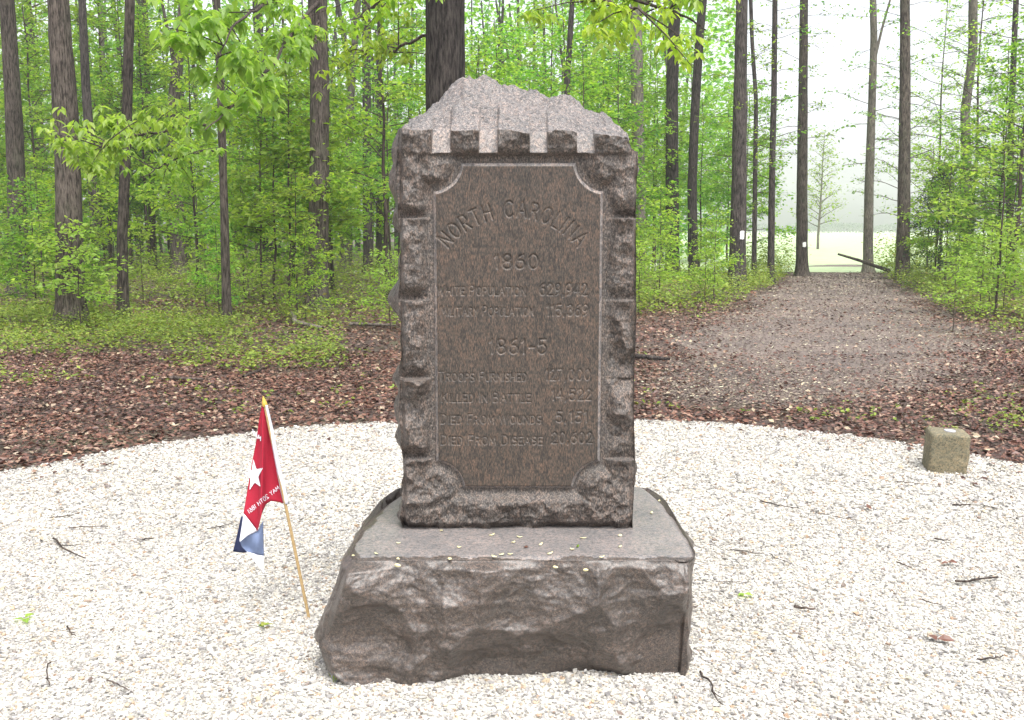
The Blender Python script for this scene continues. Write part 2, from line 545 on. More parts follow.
ii = (np.arange(len(pcs) - 1)[:, None] * 11 + np.arange(10)[None, :]).ravel()
F = np.stack([ii, ii + 1, ii + 12, ii + 11], axis=1)
tag(link('path', make_mesh('path', V, F, M['path'], smooth=True)), kind='structure')

# meadow beyond the edge of the wood
fx = np.linspace(-6, 400, 60); fy = np.concatenate([np.linspace(36.5, 60, 20), np.linspace(64, 900, 30)])
gx, gy = np.meshgrid(fx, fy)
gx = gx + (gy - 36) * 0.12
gy = gy + 1.2 * np.sin(gx * 0.35) * sstep(60, 37, gy)
V = np.stack([gx.ravel(), gy.ravel(), hz(gx, gy).ravel() + 0.02 + 0.14 * sstep(40, 60, gy.ravel())], axis=1)
ii = (np.arange(len(fy) - 1)[:, None] * len(fx) + np.arange(len(fx) - 1)[None, :]).ravel()
F = np.stack([ii, ii + 1, ii + len(fx) + 1, ii + len(fx)], axis=1)
tag(link('field', make_mesh('field', V, F, M['field'], smooth=True)), kind='structure')

# ------------------------------------------------------------------ the monument
Y_BASE = on_z(512, 680)[1] - 0.012         # front face of the base
BASE_H = on_y(512, 559, Y_BASE)[1]
_xa, _xb = on_y(346, 600, Y_BASE)[0], on_y(699, 600, Y_BASE)[0]
BX, BW = (_xa + _xb) / 2, (_xb - _xa) / 2
BD = on_z(512, 487, BASE_H)[1] - Y_BASE
Y_SH = on_z(515, 529, BASE_H)[1]   # front plane of the shaft
print('BASE', Y_BASE, BASE_H, BX, BW, BD, Y_SH)

def box_shell(nx, ny, nz, open_bottom=True):
    """points of a closed unit box (x -1..1, y 0..1, z 0..1), quads, shared vertices, face flags"""
    P, Q = [], []
    base = 0
    def grid(f, a, b, flip):
        nonlocal base
        u, v = np.meshgrid(np.linspace(0, 1, a + 1), np.linspace(0, 1, b + 1))
        pts = f(u.ravel(), v.ravel())
        i = (np.arange(b)[:, None] * (a + 1) + np.arange(a)[None, :]).ravel()
        q = np.stack([i, i + 1, i + a + 2, i + a + 1], axis=1)
        if flip: q = q[:, ::-1]
        P.append(pts); Q.append(q + base); base += len(pts)
    one = np.ones_like
    grid(lambda u, v: np.stack([2 * u - 1, 0 * u, v], 1), nx, nz, False)          # front
    grid(lambda u, v: np.stack([2 * u - 1, one(u), v], 1), nx, nz, True)          # back
    grid(lambda u, v: np.stack([-one(u), u, v], 1), ny, nz, True)                 # left
    grid(lambda u, v: np.stack([one(u), u, v], 1), ny, nz, False)                 # right
    grid(lambda u, v: np.stack([2 * u - 1, v, one(u)], 1), nx, ny, False)         # top
    grid(lambda u, v: np.stack([2 * u - 1, v, 0 * u], 1), nx, ny, True)           # bottom
    P = np.concatenate(P); Q = np.concatenate(Q)
    key = np.round(P * 20000).astype(np.int64)
    _, idx, inv = np.unique(key, axis=0, return_index=True, return_inverse=True)
    return P[idx], inv.ravel()[Q]

def conch(u, v, n, depth, seed, aniso=(0.6, 1.6), cvar=0.7, th_sd=0.6):
    """broken stone: hollows meeting in sharp ridges; mean about zero"""
    g = np.random.default_rng(seed)
    u0, u1, v0, v1 = u.min(), u.max(), v.min(), v.max()
    r2 = max((u1 - u0) * (v1 - v0), 1e-6) / n
    h = np.full(u.shape, 1e9)
    for _ in range(n):
        su, sv = g.uniform(u0, u1), g.uniform(v0, v1)
        k = depth / r2 * g.uniform(0.5, 1.5)
        e = g.uniform(*aniso)
        th = g.normal(0, th_sd); c, s = math.cos(th), math.sin(th)
        du, dv_ = (u - su) * c + (v - sv) * s, -(u - su) * s + (v - sv) * c
        tx, ty = g.normal(0, .6, 2) * depth / math.sqrt(r2)
        h = np.minimum(h, g.uniform(0, 1) * depth * cvar + k * (du * du / e / 2 + dv_ * dv_ * e) + tx * du + ty * dv_)
    return h - np.median(h)

def scallops(u, v, n, seed, rmin, rmax, depth, flat=0.45):
    """conchoidal chips: carve shallow tilted ellipsoidal scoops out of a plane; returns <= 0"""
    g = np.random.default_rng(seed)
    h = np.zeros_like(u)
    u0, u1, v0, v1 = u.min(), u.max(), v.min(), v.max()
    for _ in range(n):
        cx, cy = g.uniform(u0, u1), g.uniform(v0, v1)
        a = g.uniform(rmin, rmax); b = a * g.uniform(flat, 1.0)
        th = g.normal(0, 0.5)
        c, s = math.cos(th), math.sin(th)
        du, dv_ = (u - cx) * c + (v - cy) * s, -(u - cx) * s + (v - cy) * c
        q = (du / a) ** 2 + (dv_ / b) ** 2
        tilt = 0.5 * du / a * g.uniform(-1, 1) + 0.5 * dv_ / b * g.uniform(-1, 1)
        d = depth * g.uniform(0.4, 1.0) * (a / rmax) ** 0.5
        sc = -d * (1 - q) * (1 + 0.7 * tilt)
        h = np.minimum(h, np.where(q < 1, sc, 0))
    return h

mon = thing('granite_monument', 'brown granite monument slab on a rock-faced block, carved NORTH CAROLINA', 'monument', (0, Y_BASE, 0))

# --- base block
P, Q = box_shell(330, 150, 150)
xu, yu, zu = P[:, 0].copy(), P[:, 1].copy(), P[:, 2].copy()
# cluster rows near the top rim so that the arris is crisp
X = BX + xu * BW; Y = yu * BD; Z = zu * BASE_H
q3 = np.stack([X, Y, Z], 1)
wv = np.stack([fbm(q3 * 5, 3, 31), fbm(q3 * 5, 3, 41)], 1)
front = (yu < 1e-6); left = (xu < -1 + 1e-6); right = (xu > 1 - 1e-6); top = (zu > 1 - 1e-6); back = yu > 1 - 1e-6
fu, fv = X + 0.05 * wv[:, 0], Z + 0.03 * wv[:, 1]
bul = np.interp(zu, [0, .06, .2, .45, .68, .84, .94, 1.0], [-.015, -.002, .018, .040, .048, .034, .012, .0])
hf = bul + conch(fu, fv, 30, 0.062, 3, (0.35, 0.9), 1.0) + 1.0 * conch(fu + .02 * wv[:, 1], fv, 200, 0.012, 5, (.5, 1.2))
hf = hf + 0.0045 * fbm(q3 * 42, 4, 7) - 0.008 * np.abs(fbm(q3 * np.array([11, 11, 19]) + 2.0 * wv[:, [0, 1, 0]], 4, 71)) + 0.004 + 0.008 * fbm(q3 * np.array([9, 9, 22]), 3, 8)
rim = sstep(1.0, 0.93, zu)                                   # worked margin along the top arris
hf = np.maximum(hf, -0.04) * rim + (1 - rim) * 0.002 * fbm(q3 * 12, 3, 2)
hf = hf - 0.03 * sstep(0.16, 0.0, zu) * (0.55 + 0.9 * fbm(q3 * np.array([4, 1, 1]), 2, 12))
edgew = np.minimum(sstep(1.0, 0.955, xu), 1.0) * sstep(-1.0, -0.96, xu)
hf = hf * (0.25 + 0.75 * edgew)
Yn = Y - front * hf
# left flank: battered, rough, bulging out at the foot
su, sv = Y + 0.05 * wv[:, 0], Z + 0.04 * wv[:, 1]
hl = conch(su, sv, 26, 0.03, 13, (.5, 1.2)) + 0.008 * fbm(q3 * 30, 4, 17)
batter = np.interp(zu, [0, .1, .28, .5, .75, .93, 1], [.035, .105, .135, .105, .062, .03, 0.0])
Xn = X.copy()
lw = np.clip((-xu - 0.80) / 0.2, 0, 1)
Xn = Xn - lw ** 1.5 * batter * (1 - 0.45 * yu) - left * hl * rim + left * 0.012 * rim
hr = conch(su, sv, 26, 0.025, 23, (.5, 1.2)) + 0.006 * fbm(q3 * 30, 4, 27)
rw = np.clip((xu - 0.9) / 0.1, 0, 1)
Xn = Xn + right * (hr + 0.0) * rim - rw * 0.022 * (1 - zu)
# plan: the back left corner and both back edges are chipped round
Zn = Z.copy()
ch = sstep(0.72, 1.0, -xu) * sstep(0.35, 1.0, yu)
Zn = Zn - top * 0.035 * ch - top * 0.02 * sstep(0.9, 1.0, xu) * sstep(0.3, 0.9, yu)
Xn = Xn + ch * 0.03
# slight sag and wear of the top, soft front arris
fa = np.clip((0.05 - yu) / 0.05, 0, 1) ** 2
fs = np.clip((np.abs(xu) - 0.93) / 0.07, 0, 1) ** 2
Zn = Zn - top * np.maximum(fa, fs) * (0.017 + 0.010 * fbm(q3 * 11, 3, 77)) + top * 0.0012 * fbm(q3 * 20, 3, 66)
Yn = Yn + back * (0.02 * fbm(q3 * 8, 3, 55))
cr_ = np.clip((0.09 - yu) / 0.09, 0, 1) ** 2 * np.clip((np.abs(xu) - .9) / .1, 0, 1)
Xn = Xn - np.sign(xu) * 0.028 * cr_
Yn = Yn + 0.022 * np.clip((np.abs(xu) - .9) / .1, 0, 1) ** 2 * np.clip((.15 - yu) / .15, 0, 1)
Xn = Xn - np.sign(xu) * 0.05 * np.clip((yu - .72) / .28, 0, 1) ** 2 * np.clip((np.abs(xu) - .8) / .2, 0, 1)
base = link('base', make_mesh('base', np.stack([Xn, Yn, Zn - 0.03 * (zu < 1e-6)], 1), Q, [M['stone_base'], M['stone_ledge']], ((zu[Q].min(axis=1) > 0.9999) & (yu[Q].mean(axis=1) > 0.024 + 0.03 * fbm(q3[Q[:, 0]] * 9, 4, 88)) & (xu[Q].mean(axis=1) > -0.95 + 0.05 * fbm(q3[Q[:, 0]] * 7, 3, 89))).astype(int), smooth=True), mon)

# --- shaft
def P2(px, py):
    return on_y(px, py, Y_SH)
x_l, z_b = P2(403, 529); x_r, _ = P2(632.5, 529)
_, z_f = P2(515, 131)
SW = (x_r - x_l) / 2; SHX = (x_r + x_l) / 2
z_b = BASE_H
SH = z_f - z_b
SD = 0.40
P, Q = box_shell(280, 96, 440)
xu, yu, zu = P[:, 0], P[:, 1], P[:, 2]
X = SHX + xu * SW * (1.0 - 0.004 * zu); Yl = yu * SD; Z = zu * SH
q3 = np.stack([X, Yl, Z], 1)
front = (yu < 1e-6); left = (xu < -1 + 1e-6); right = (xu > 1 - 1e-6); top = (zu > 1 - 1e-6); back = yu > 1 - 1e-6
# panel outline
pxl, pzt = P2(432.5, 161.5); pxr, pzb = P2(600.5, 488)
pzt -= z_b; pzb -= z_b
PR = 0.105
def panel_sd(x, z):
    """signed distance to the panel outline (rectangle with concave quarter round corners), < 0 inside"""
    cx, cz = (pxl + pxr) / 2, (pzt + pzb) / 2
    dx, dz = np.abs(x - cx) - (pxr - pxl) / 2, np.abs(z - cz) - (pzt - pzb) / 2
    rect = np.maximum(dx, dz)
    corner = PR - np.hypot(dx - 0.005, dz - 0.005)
    return np.maximum(rect, corner)
sd = panel_sd(X, Z)
wv = np.stack([fbm(q3 * 14, 3, 131), fbm(q3 * 14, 3, 141)], 1)
cu, cv = X + 0.02 * wv[:, 0], Z + 0.02 * wv[:, 1]
rough = 0.020 + conch(cu, cv, 520, 0.019, 9, (.6, 1.6), 1.0, 1.5) + 0.0075 * fbm(q3 * 45, 4, 19) + 0.007 * fbm(q3 * 18, 3, 22)
# courses: each quoin starts with a crisp ledge and is drawn in above the next joint
joints = [P2(415, y)[1] - z_b for y in (458, 378, 299, 217)]
prof = np.ones_like(Z)
for jz in joints:
    d = Z - jz
    prof = np.where((d >= 0) & (d < 0.06), np.minimum(prof, sstep(0.0, 0.052, d - 0.004) * 0.95 - 0.02), prof)
    prof = np.where((d < 0) & (d > -0.03), np.maximum(prof, 1.0 + 0.2 * sstep(-.03, -.008, d)), prof)
margin = sstep(0.008, 0.055, sd)                               # rough work fades out to a chiselled margin round the panel
hq = -0.015 + margin * (rough + 0.008) * np.clip(prof, -0.25, 1.4)
edge = sstep(1.0, 0.955, np.abs(xu))
hq = hq * (0.35 + 0.65 * edge) - 0.016 * (1 - sstep(1.0, 0.93, np.abs(xu))) ** 2
# foot: drawn in at the bottom arris
hq = hq - 0.030 * sstep(0.035, 0.0, Z) - 0.016 * sstep(0.08, 0.0, Z) * (fbm(q3 * 9, 2, 3) > 0.1)
# four smooth sloped notches along the top edge
z_n0 = P2(515, 152)[1] - z_b
notch = np.zeros_like(Z, bool)
for a, b_ in ((432, 451), (479, 498), (530, 547.5), (577, 595)):
    xa, xb = P2(a, 140)[0], P2(b_, 140)[0]
    notch |= (X > xa) & (X < xb) & (Z > z_n0)
slope = (Z - z_n0) / (SH - z_n0)
hn = 0.012 - 0.052 * slope
band = sstep(z_n0 - 0.012, z_n0 + 0.004, Z)
hq = np.where(notch, hn, hq + band * 0.012 * sstep(0.96, 0.9, np.abs(xu)))
# panel bed (the panel itself is its own mesh)
hq = np.where(sd < -0.004, -0.032, hq)
Yn = Yl - front * hq
# top: rough hipped peak
prof_px = [(396, 135), (401, 129), (412, 114), (420, 104), (430, 99), (447, 91), (457, 83), (468, 79), (486, 78), (499, 81), (517, 87), (536, 91), (549, 97), (565, 100), (575, 105), (586, 111), (599, 119), (617, 126), (629, 137), (634, 144)]
Y_R = 0.24
rx = [on_y(a, b_, Y_SH + Y_R)[0] for a, b_ in prof_px]
rz_ = [on_y(a, b_, Y_SH + Y_R)[1] - z_b - SH for a, b_ in prof_px]
hx = np.interp(X, rx, rz_)
fr_i = np.where(front & top)[0]
od = fr_i[np.argsort(X[fr_i])]
dfr = np.clip(np.interp(X, X[od], -hq[od]), -.05, .06)
Yt = np.where(top & ~front, Yl + dfr * np.clip(1 - Yl / .075, 0, 1), np.where(top, dfr, Yl))
tfront = np.interp(xu, [-1, -0.9, 0.75, 0.93, 1.0], [0.004, 0.0, 0.0, -0.012, -0.075])
wy = np.clip(Yt / Y_R, 0, None)
rise = np.where(wy < 1, np.clip(wy, 0, 1) ** 0.74, 1 - 0.9 * (wy - 1))
rise = rise * (0.25 * np.clip(Yt / .09, 0, 1) + 0.75) * sstep(-.03, .075, Yt - np.clip(dfr, 0, 1))
T = tfront + (hx - tfront) * rise
tw = np.clip(rise * 1.3, 0, 1)
tu, tv = X + 0.03 * wv[:, 0], Yl + 0.03 * wv[:, 1]
T = T + (0.0 + conch(tu, tv, 60, 0.036, 29, (.5, 1.6), .9, 1.5) + .9 * conch(tu, tv, 330, .011, 30, (.6, 1.6), 1., 1.5) + 0.012 * fbm(q3 * np.array([14, 14, 5]), 4, 33) + 0.011 * fbm(q3 * 45, 4, 35) - 0.022 * np.abs(fbm(q3 * np.array([13, 19, 5]) + 1.5 * wv[:, [0, 1, 0]], 4, 36)) + .005) * (0.35 + 0.65 * tw)
tz = sstep(0.86, 1.0, zu)
Zn = Z + np.where(top, T, np.where(front, np.interp(X, X[od], T[od]) * sstep(z_n0, SH, Z), T * tz))
Yn = np.where(top & ~front, Yt, Yn)
# flanks
su, sv = Yl + 0.03 * wv[:, 0], Z + 0.03 * wv[:, 1]
hl = 0.012 + conch(su, sv, 60, 0.03, 53) + 0.006 * fbm(q3 * 40, 4, 57) + 0.032 * np.sin(Z * 15.0 + 1.2) ** 3
hr = 0.002 + conch(su, sv, 60, 0.02, 63) + 0.006 * fbm(q3 * 40, 4, 67)
ef = sstep(0.0, 0.16, yu)
Xn = X - left * (0.25 + 0.75 * ef) * hl * sstep(0, 0.06, Z) + right * (0.25 + 0.75 * ef) * hr * 0.8
tap = sstep(0.955, 1.0, zu)
Xn = Xn - np.sign(xu) * tap * np.where(xu > 0, 0.012, 0.004) * (np.abs(xu) > 0.9)
Yn = Yn + back * 0.02 * fbm(q3 * 10, 3, 71)
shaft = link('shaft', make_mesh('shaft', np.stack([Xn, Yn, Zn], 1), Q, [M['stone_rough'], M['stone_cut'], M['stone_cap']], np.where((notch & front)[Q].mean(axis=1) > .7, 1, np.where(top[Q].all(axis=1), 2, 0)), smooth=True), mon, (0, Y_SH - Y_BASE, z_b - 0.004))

# --- lettering: single stroke alphabet, cut as V grooves into the panel's relief
def arc(cx, cy, rx_, ry_, a0, a1, n=10):
    t = np.linspace(R(a0), R(a1), n)
    return [(cx + rx_ * math.cos(a), cy + ry_ * math.sin(a)) for a in t]
GL = {
 'A': (0.72, [[(0, 0), (.36, 1), (.72, 0)], [(.13, .36), (.59, .36)]]),
 'B': (0.58, [[(0, 0), (0, 1), (.32, 1)] + arc(.32, .76, .23, .24, 90, -90) + [(0, .52)], [(.3, .52)] + arc(.33, .26, .25, .26, 90, -90) + [(0, 0)]]),
 'C': (0.66, [arc(.36, .5, .36, .5, 48, 312, 18)]),
 'D': (0.62, [[(0, 0), (0, 1), (.24, 1)] + arc(.24, .5, .38, .5, 90, -90, 14) + [(0, 0)]]),
 'E': (0.50, [[(.5, 1), (0, 1), (0, 0), (.5, 0)], [(0, .52), (.4, .52)]]),
 'F': (0.48, [[(.5, 1), (0, 1), (0, 0)], [(0, .52), (.4, .52)]]),
 'H': (0.62, [[(0, 0), (0, 1)], [(.62, 0), (.62, 1)], [(0, .52), (.62, .52)]]),
 'I': (0.06, [[(.03, 0), (.03, 1)]]),
 'K': (0.60, [[(0, 0), (0, 1)], [(.58, 1), (0, .42)], [(.2, .62), (.6, 0)]]),
 'L': (0.46, [[(0, 1), (0, 0), (.46, 0)]]),
 'M': (0.76, [[(0, 0), (.06, 1), (.38, .25), (.70, 1), (.76, 0)]]),
 'N': (0.62, [[(0, 0), (0, 1), (.62, 0), (.62, 1)]]),
 'O': (0.72, [arc(.36, .5, .36, .5, 0, 360, 24)]),
 'P': (0.54, [[(0, 0), (0, 1), (.28, 1)] + arc(.28, .74, .26, .26, 90, -90) + [(0, .48)]]),
 'R': (0.58, [[(0, 0), (0, 1), (.28, 1)] + arc(.28, .74, .26, .26, 90, -90) + [(0, .48)], [(.26, .48), (.58, 0)]]),
 'S': (0.54, [arc(.27, .75, .25, .25, 40, 270, 12) + arc(.27, .25, .27, .25, 90, -140, 12)]),
 'T': (0.62, [[(0, 1), (.62, 1)], [(.31, 1), (.31, 0)]]),
 'U': (0.60, [[(0, 1), (0, .3)] + arc(.30, .3, .30, .3, 180, 360, 12) + [(.6, 1)]]),
 'W': (0.92, [[(0, 1), (.22, 0), (.46, .85), (.70, 0), (.92, 1)]]),
 'Y': (0.62, [[(0, 1), (.31, .5), (.62, 1)], [(.31, .5), (.31, 0)]]),
 '0': (0.60, [arc(.30, .5, .30, .5, 0, 360, 22)]),
 '1': (0.22, [[(.0, .8), (.16, 1), (.16, 0)]]),
 '2': (0.54, [arc(.27, .72, .26, .28, 170, -30, 12) + [(0, 0), (.54, 0)]]),
 '3': (0.54, [arc(.26, .76, .24, .24, 150, -80, 12), arc(.26, .26, .28, .27, 85, -150, 12)]),
 '4': (0.58, [[(.42, 0), (.42, 1), (0, .3), (.58, .3)]]),
 '5': (0.54, [[(.5, 1), (.08, 1), (.04, .56)] + arc(.26, .32, .28, .32, 125, -145, 14)]),
 '6': (0.56, [arc(.28, .3, .28, .3, 0, 360, 18), [(.02, .36), (.08, .66), (.22, .88), (.46, 1)]]),
 '7': (0.52, [[(0, 1), (.52, 1), (.16, 0)]]),
 '8': (0.56, [arc(.28, .75, .23, .25, 0, 360, 18), arc(.28, .26, .28, .26, 0, 360, 18)]),
 '9': (0.56, [arc(.28, .7, .28, .3, 0, 360, 18), [(.54, .64), (.48, .34), (.34, .12), (.10, 0)]]),
 ',': (0.14, [[(.08, .06), (.02, -.14)]]),
 '-': (0.34, [[(0, .45), (.34, .45)]]),
}
def text_width(s, h, small, gap):
    w = 0
    for wi, word in enumerate(s.split(' ')):
        if wi: w += 0.55 * h * small
        for k, c in enumerate(word):
            hh = h if (k == 0 or c in '0123456789,-') else h * small
            w += GL[c][0] * hh + gap * hh
    return w - gap * h
def text_strokes(s, x0, x1, z, h, small=1.0, gap=0.28):
    """strokes of a straight line of text fitted between x0 and x1"""
    w = text_width(s, h, small, gap)
    k = (x1 - x0) / w
    out, x = [], 0
    for wi, word in enumerate(s.split(' ')):
        if wi: x += 0.55 * h * small
        for i, c in enumerate(word):
            hh = h if (i == 0 or c in '0123456789,-') else h * small
            gw, st = GL[c]
            for pl in st:
                out.append([(x0 + (x + p[0] * hh) * k, z + p[1] * hh) for p in pl])
            x += gw * hh + gap * hh
    return out
MMPX = P2(516, 300)[0] - P2(515, 300)[0]
STR = []                                        # (polyline, groove half width, depth)
def line(s, pxa, pxb, py, hpx, small=1.0, wpx=0.75, gap=0.28):
    x0, z = P2(pxa, py); x1, _ = P2(pxb, py)
    for pl in text_strokes(s, x0, x1, z - z_b, hpx * MMPX, small, gap):
        STR.append((pl, wpx * MMPX))
line('1860', 495, 538, 267.5, 14.0, wpx=1.15)
line('WHITE POPULATION', 437, 525, 294, 9.5, 0.84)
line('629,942', 540, 587, 294, 11.5, wpx=0.9)
line('MILITARY POPULATION', 441, 533, 314.5, 9.5, 0.84)
line('115,369', 547, 588, 314.5, 11.0, wpx=0.9)
line('1861-5', 490, 546, 352.5, 14.5, wpx=1.15)
line('TROOPS FURNISHED', 439, 526, 380, 9.5, 0.84)
line('127,000', 546, 590, 379, 11.0, wpx=0.9)
line('KILLED IN BATTLE', 442, 530, 401, 9.5, 0.84)
line('14,522', 552, 591, 399, 11.0, wpx=0.9)
line('DIED FROM WOUNDS', 441, 541, 422.5, 9.5, 0.84)
line('5,151', 556, 587, 421, 11.0, wpx=0.9)
line('DIED FROM DISEASE', 441, 542, 443.5, 9.5, 0.84)
line('20,602', 552, 592, 442, 11.0, wpx=0.9)
# the arched state name
cx_, cz_ = P2(513, 299.5); cz_ -= z_b
RA = 83.0 * MMPX
name_s = 'NORTH CAROLINA'
hN = 15.5 * MMPX
wid = sum((0.75 if c == ' ' else GL[c][0] + 0.34) * hN for c in name_s) - 0.34 * hN
span = 2 * R(50.5)
k = span * RA / wid
pos = -span / 2
for c in name_s:
    if c == ' ':
        pos += 0.75 * hN * k / RA; continue
    gw, st = GL[c]
    th = pos + gw * hN * k / 2 / RA
    for pl in st:
        q_ = []
        for p in pl:
            u_ = (p[0] - gw / 2) * hN * min(k, 1.12); v_ = RA + p[1] * hN
            q_.append((cx_ + v_ * math.sin(th) + u_ * math.cos(th), cz_ + v_ * math.cos(th) - u_ * math.sin(th)))
        STR.append((q_, 1.05 * MMPX))
    pos += (gw + 0.34) * hN * k / RA

pad = 0.012
gx1 = np.arange(pxl - pad, pxr + pad, 0.0021); gz1 = np.arange(pzb - pad, pzt + pad, 0.0021)
GX, GZ = np.meshgrid(gx1, gz1)
groove = np.zeros_like(GX)
for pl, hw in STR:
    pl = np.array(pl)
    a0 = pl.min(0) - 2 * hw; a1 = pl.max(0) + 2 * hw
    ix0, ix1 = np.searchsorted(gx1, a0[0]), np.searchsorted(gx1, a1[0])
    iz0, iz1 = np.searchsorted(gz1, a0[1]), np.searchsorted(gz1, a1[1])
    sx, sz = GX[iz0:iz1, ix0:ix1], GZ[iz0:iz1, ix0:ix1]
    dm = np.full(sx.shape, 9.0)
    for k in range(len(pl) - 1):
        ax, az = pl[k]; bx, bz = pl[k + 1]
        ex, ez = bx - ax, bz - az
        t = np.clip(((sx - ax) * ex + (sz - az) * ez) / (ex * ex + ez * ez + 1e-12), 0, 1)
        dm = np.minimum(dm, np.hypot(sx - ax - t * ex, sz - az - t * ez))
    dep = np.clip(1 - dm / (hw * 1.25), 0, 1) * hw * 1.25
    groove[iz0:iz1, ix0:ix1] = np.maximum(groove[iz0:iz1, ix0:ix1], dep)
sdp = panel_sd(GX, GZ)
hp = np.where(sdp < 0, np.minimum(0.0, -0.013 - sdp * 1.05), -0.030)
pp = np.stack([GX.ravel(), 0 * GX.ravel(), GZ.ravel()], 1)
hp = hp - groove * 1.25 + (0.0007 * fbm(pp * 60, 3, 91)).reshape(GX.shape)
V = np.stack([GX.ravel(), -hp.ravel(), GZ.ravel()], 1)
nxp = len(gx1)
ii = (np.arange(len(gz1) - 1)[:, None] * nxp + np.arange(nxp - 1)[None, :]).ravel()
F = np.stack([ii, ii + 1, ii + nxp + 1, ii + nxp], axis=1)
keep = (sdp.ravel()[F] < 0.003).any(axis=1)
tooled = np.where(groove.ravel()[F].mean(axis=1) > 0.0010, 2, np.where((sdp.ravel()[F].mean(axis=1) > -0.0115) & (sdp.ravel()[F].mean(axis=1) < 0.0), 1, 0))
panel = link('inscription_panel', make_mesh('inscription_panel', V, F[keep], [M['stone_panel'], M['stone_cut'], M['stone_incised']], tooled[keep].astype(int), smooth=True), shaft)
panel['label'] = 'smooth inscription panel with incised lettering'

# ------------------------------------------------------------------ gravel
rng = np.random.default_rng(4)
def in_base(x, y, pad=0.0):
    return (x > BX - BW - 0.07 - pad) & (x < BX + BW + pad) & (y > Y_BASE + 0.09 - pad) & (y < Y_BASE + BD + pad)
def pebbles(n, r0, r1, ymin, ymax, z0, rg_):
    ang_ = rg_.uniform(0, 2 * np.pi, n); rr = edge_r(ang_) * np.sqrt(rg_.uniform(0, 1, n)) * 1.0
    rr = rr * np.where(rg_.uniform(0, 1, n) < 0.03, rg_.uniform(1, 1.03, n), 1)
    x = GC[0] + rr * np.cos(ang_); y = GC[1] + rr * np.sin(ang_)
    ok = (y > ymin) & (y < ymax) & (~in_base(x, y, -0.01)) & (np.abs(x) < 0.9 + 0.56 * y)
    x, y = x[ok], y[ok]; n = len(x)
    s = rg_.uniform(r0, r1, n) * np.where(rg_.uniform(0, 1, n) < 0.08, 1.6, 1.0)
    cube = np.array([(-1, -1, -1), (1, -1, -1), (1, 1, -1), (-1, 1, -1), (-1, -1, 1), (1, -1, 1), (1, 1, 1), (-1, 1, 1)], float) * 0.62
    Vp = cube[None] + rg_.uniform(-0.42, 0.42, (n, 8, 3))
    Vp[:, :, 0] *= rg_.uniform(0.7, 1.4, (n, 1)); Vp[:, :, 2] *= rg_.uniform(0.35, 0.8, (n, 1))
    # random rotation: yaw plus tilt
    a_ = rg_.uniform(0, 6.283, n); t_ = rg_.normal(0, 0.35, n)
    ca, sa, ct, st_ = np.cos(a_)[:, None], np.sin(a_)[:, None], np.cos(t_)[:, None], np.sin(t_)[:, None]
    X0, Y0, Z0 = Vp[:, :, 0], Vp[:, :, 1], Vp[:, :, 2]
    Y1, Z1 = Y0 * ct - Z0 * st_, Y0 * st_ + Z0 * ct
    X2, Y2 = X0 * ca - Y1 * sa, X0 * sa + Y1 * ca
    out = np.stack([X2, Y2, Z1], 2) * s[:, None, None]
    out += np.stack([x, y, z0 + s * rg_.uniform(0.1, 0.75, n)], 1)[:, None, :]
    f = np.array([(0, 3, 2, 1), (4, 5, 6, 7), (0, 1, 5, 4), (1, 2, 6, 5), (2, 3, 7, 6), (3, 0, 4, 7)])
    tri = np.concatenate([f[:, [0, 1, 2]], f[:, [0, 2, 3]]])
    FF = (np.arange(n)[:, None, None] * 8 + tri[None]).reshape(-1, 3)
    return out.reshape(-1, 3), FF
mb = MB()
mb.add(*pebbles(440000, 0.0037, 0.0077, 2.2, 5.2, 0.006, rng))
mb.add(*pebbles(190000, 0.0055, 0.0100, 5.2, 9.0, 0.006, rng))
tag(link('gravel', mb.mesh('gravel', [M['gravel']])), 'bright white crushed stone spread over the round clearing', 'gravel', kind='stuff')

# ------------------------------------------------------------------ leaves and plants
def leaf_verts(pos, dirn, up, length, width, fold=0.25, kind=4):
    """arrays of leaves: returns verts (n*4 or n*6) and faces. dirn: stalk->tip, up: rough normal"""
    n = len(pos)
    d = dirn / (np.linalg.norm(dirn, axis=1)[:, None] + 1e-9)
    s = np.cross(d, up); s /= np.linalg.norm(s, axis=1)[:, None] + 1e-9
    u = np.cross(s, d)
    L = length[:, None]; W = width[:, None]
    if kind == 4:
        v = np.stack([pos, pos + d * L * 0.5 + s * W * 0.5 + u * W * fold, pos + d * L, pos + d * L * 0.5 - s * W * 0.5 + u * W * fold], 1)
        f = np.array([(0, 1, 2), (0, 2, 3)])
        return v.reshape(-1, 3), (np.arange(n)[:, None, None] * 4 + f[None]).reshape(-1, 3)
    m1 = pos + d * L * 0.38; m2 = pos + d * L * 0.72 - u * L * 0.06; tip = pos + d * L - u * L * 0.16
    v = np.stack([pos, m1 + s * W * 0.5 + u * W * fold, m2 + s * W * 0.36 + u * W * fold * 0.8, tip,
                  m2 - s * W * 0.36 + u * W * fold * 0.8, m1 - s * W * 0.5 + u * W * fold, m1, m2], 1)
    f = np.array([(0, 1, 6), (1, 2, 7), (1, 7, 6), (2, 3, 7), (0, 6, 5), (6, 7, 4), (6, 4, 5), (7, 3, 4)])
    return v.reshape(-1, 3), (np.arange(n)[:, None, None] * 8 + f[None]).reshape(-1, 3)

def unit(v):
    return v / (np.linalg.norm(v) + 1e-9)

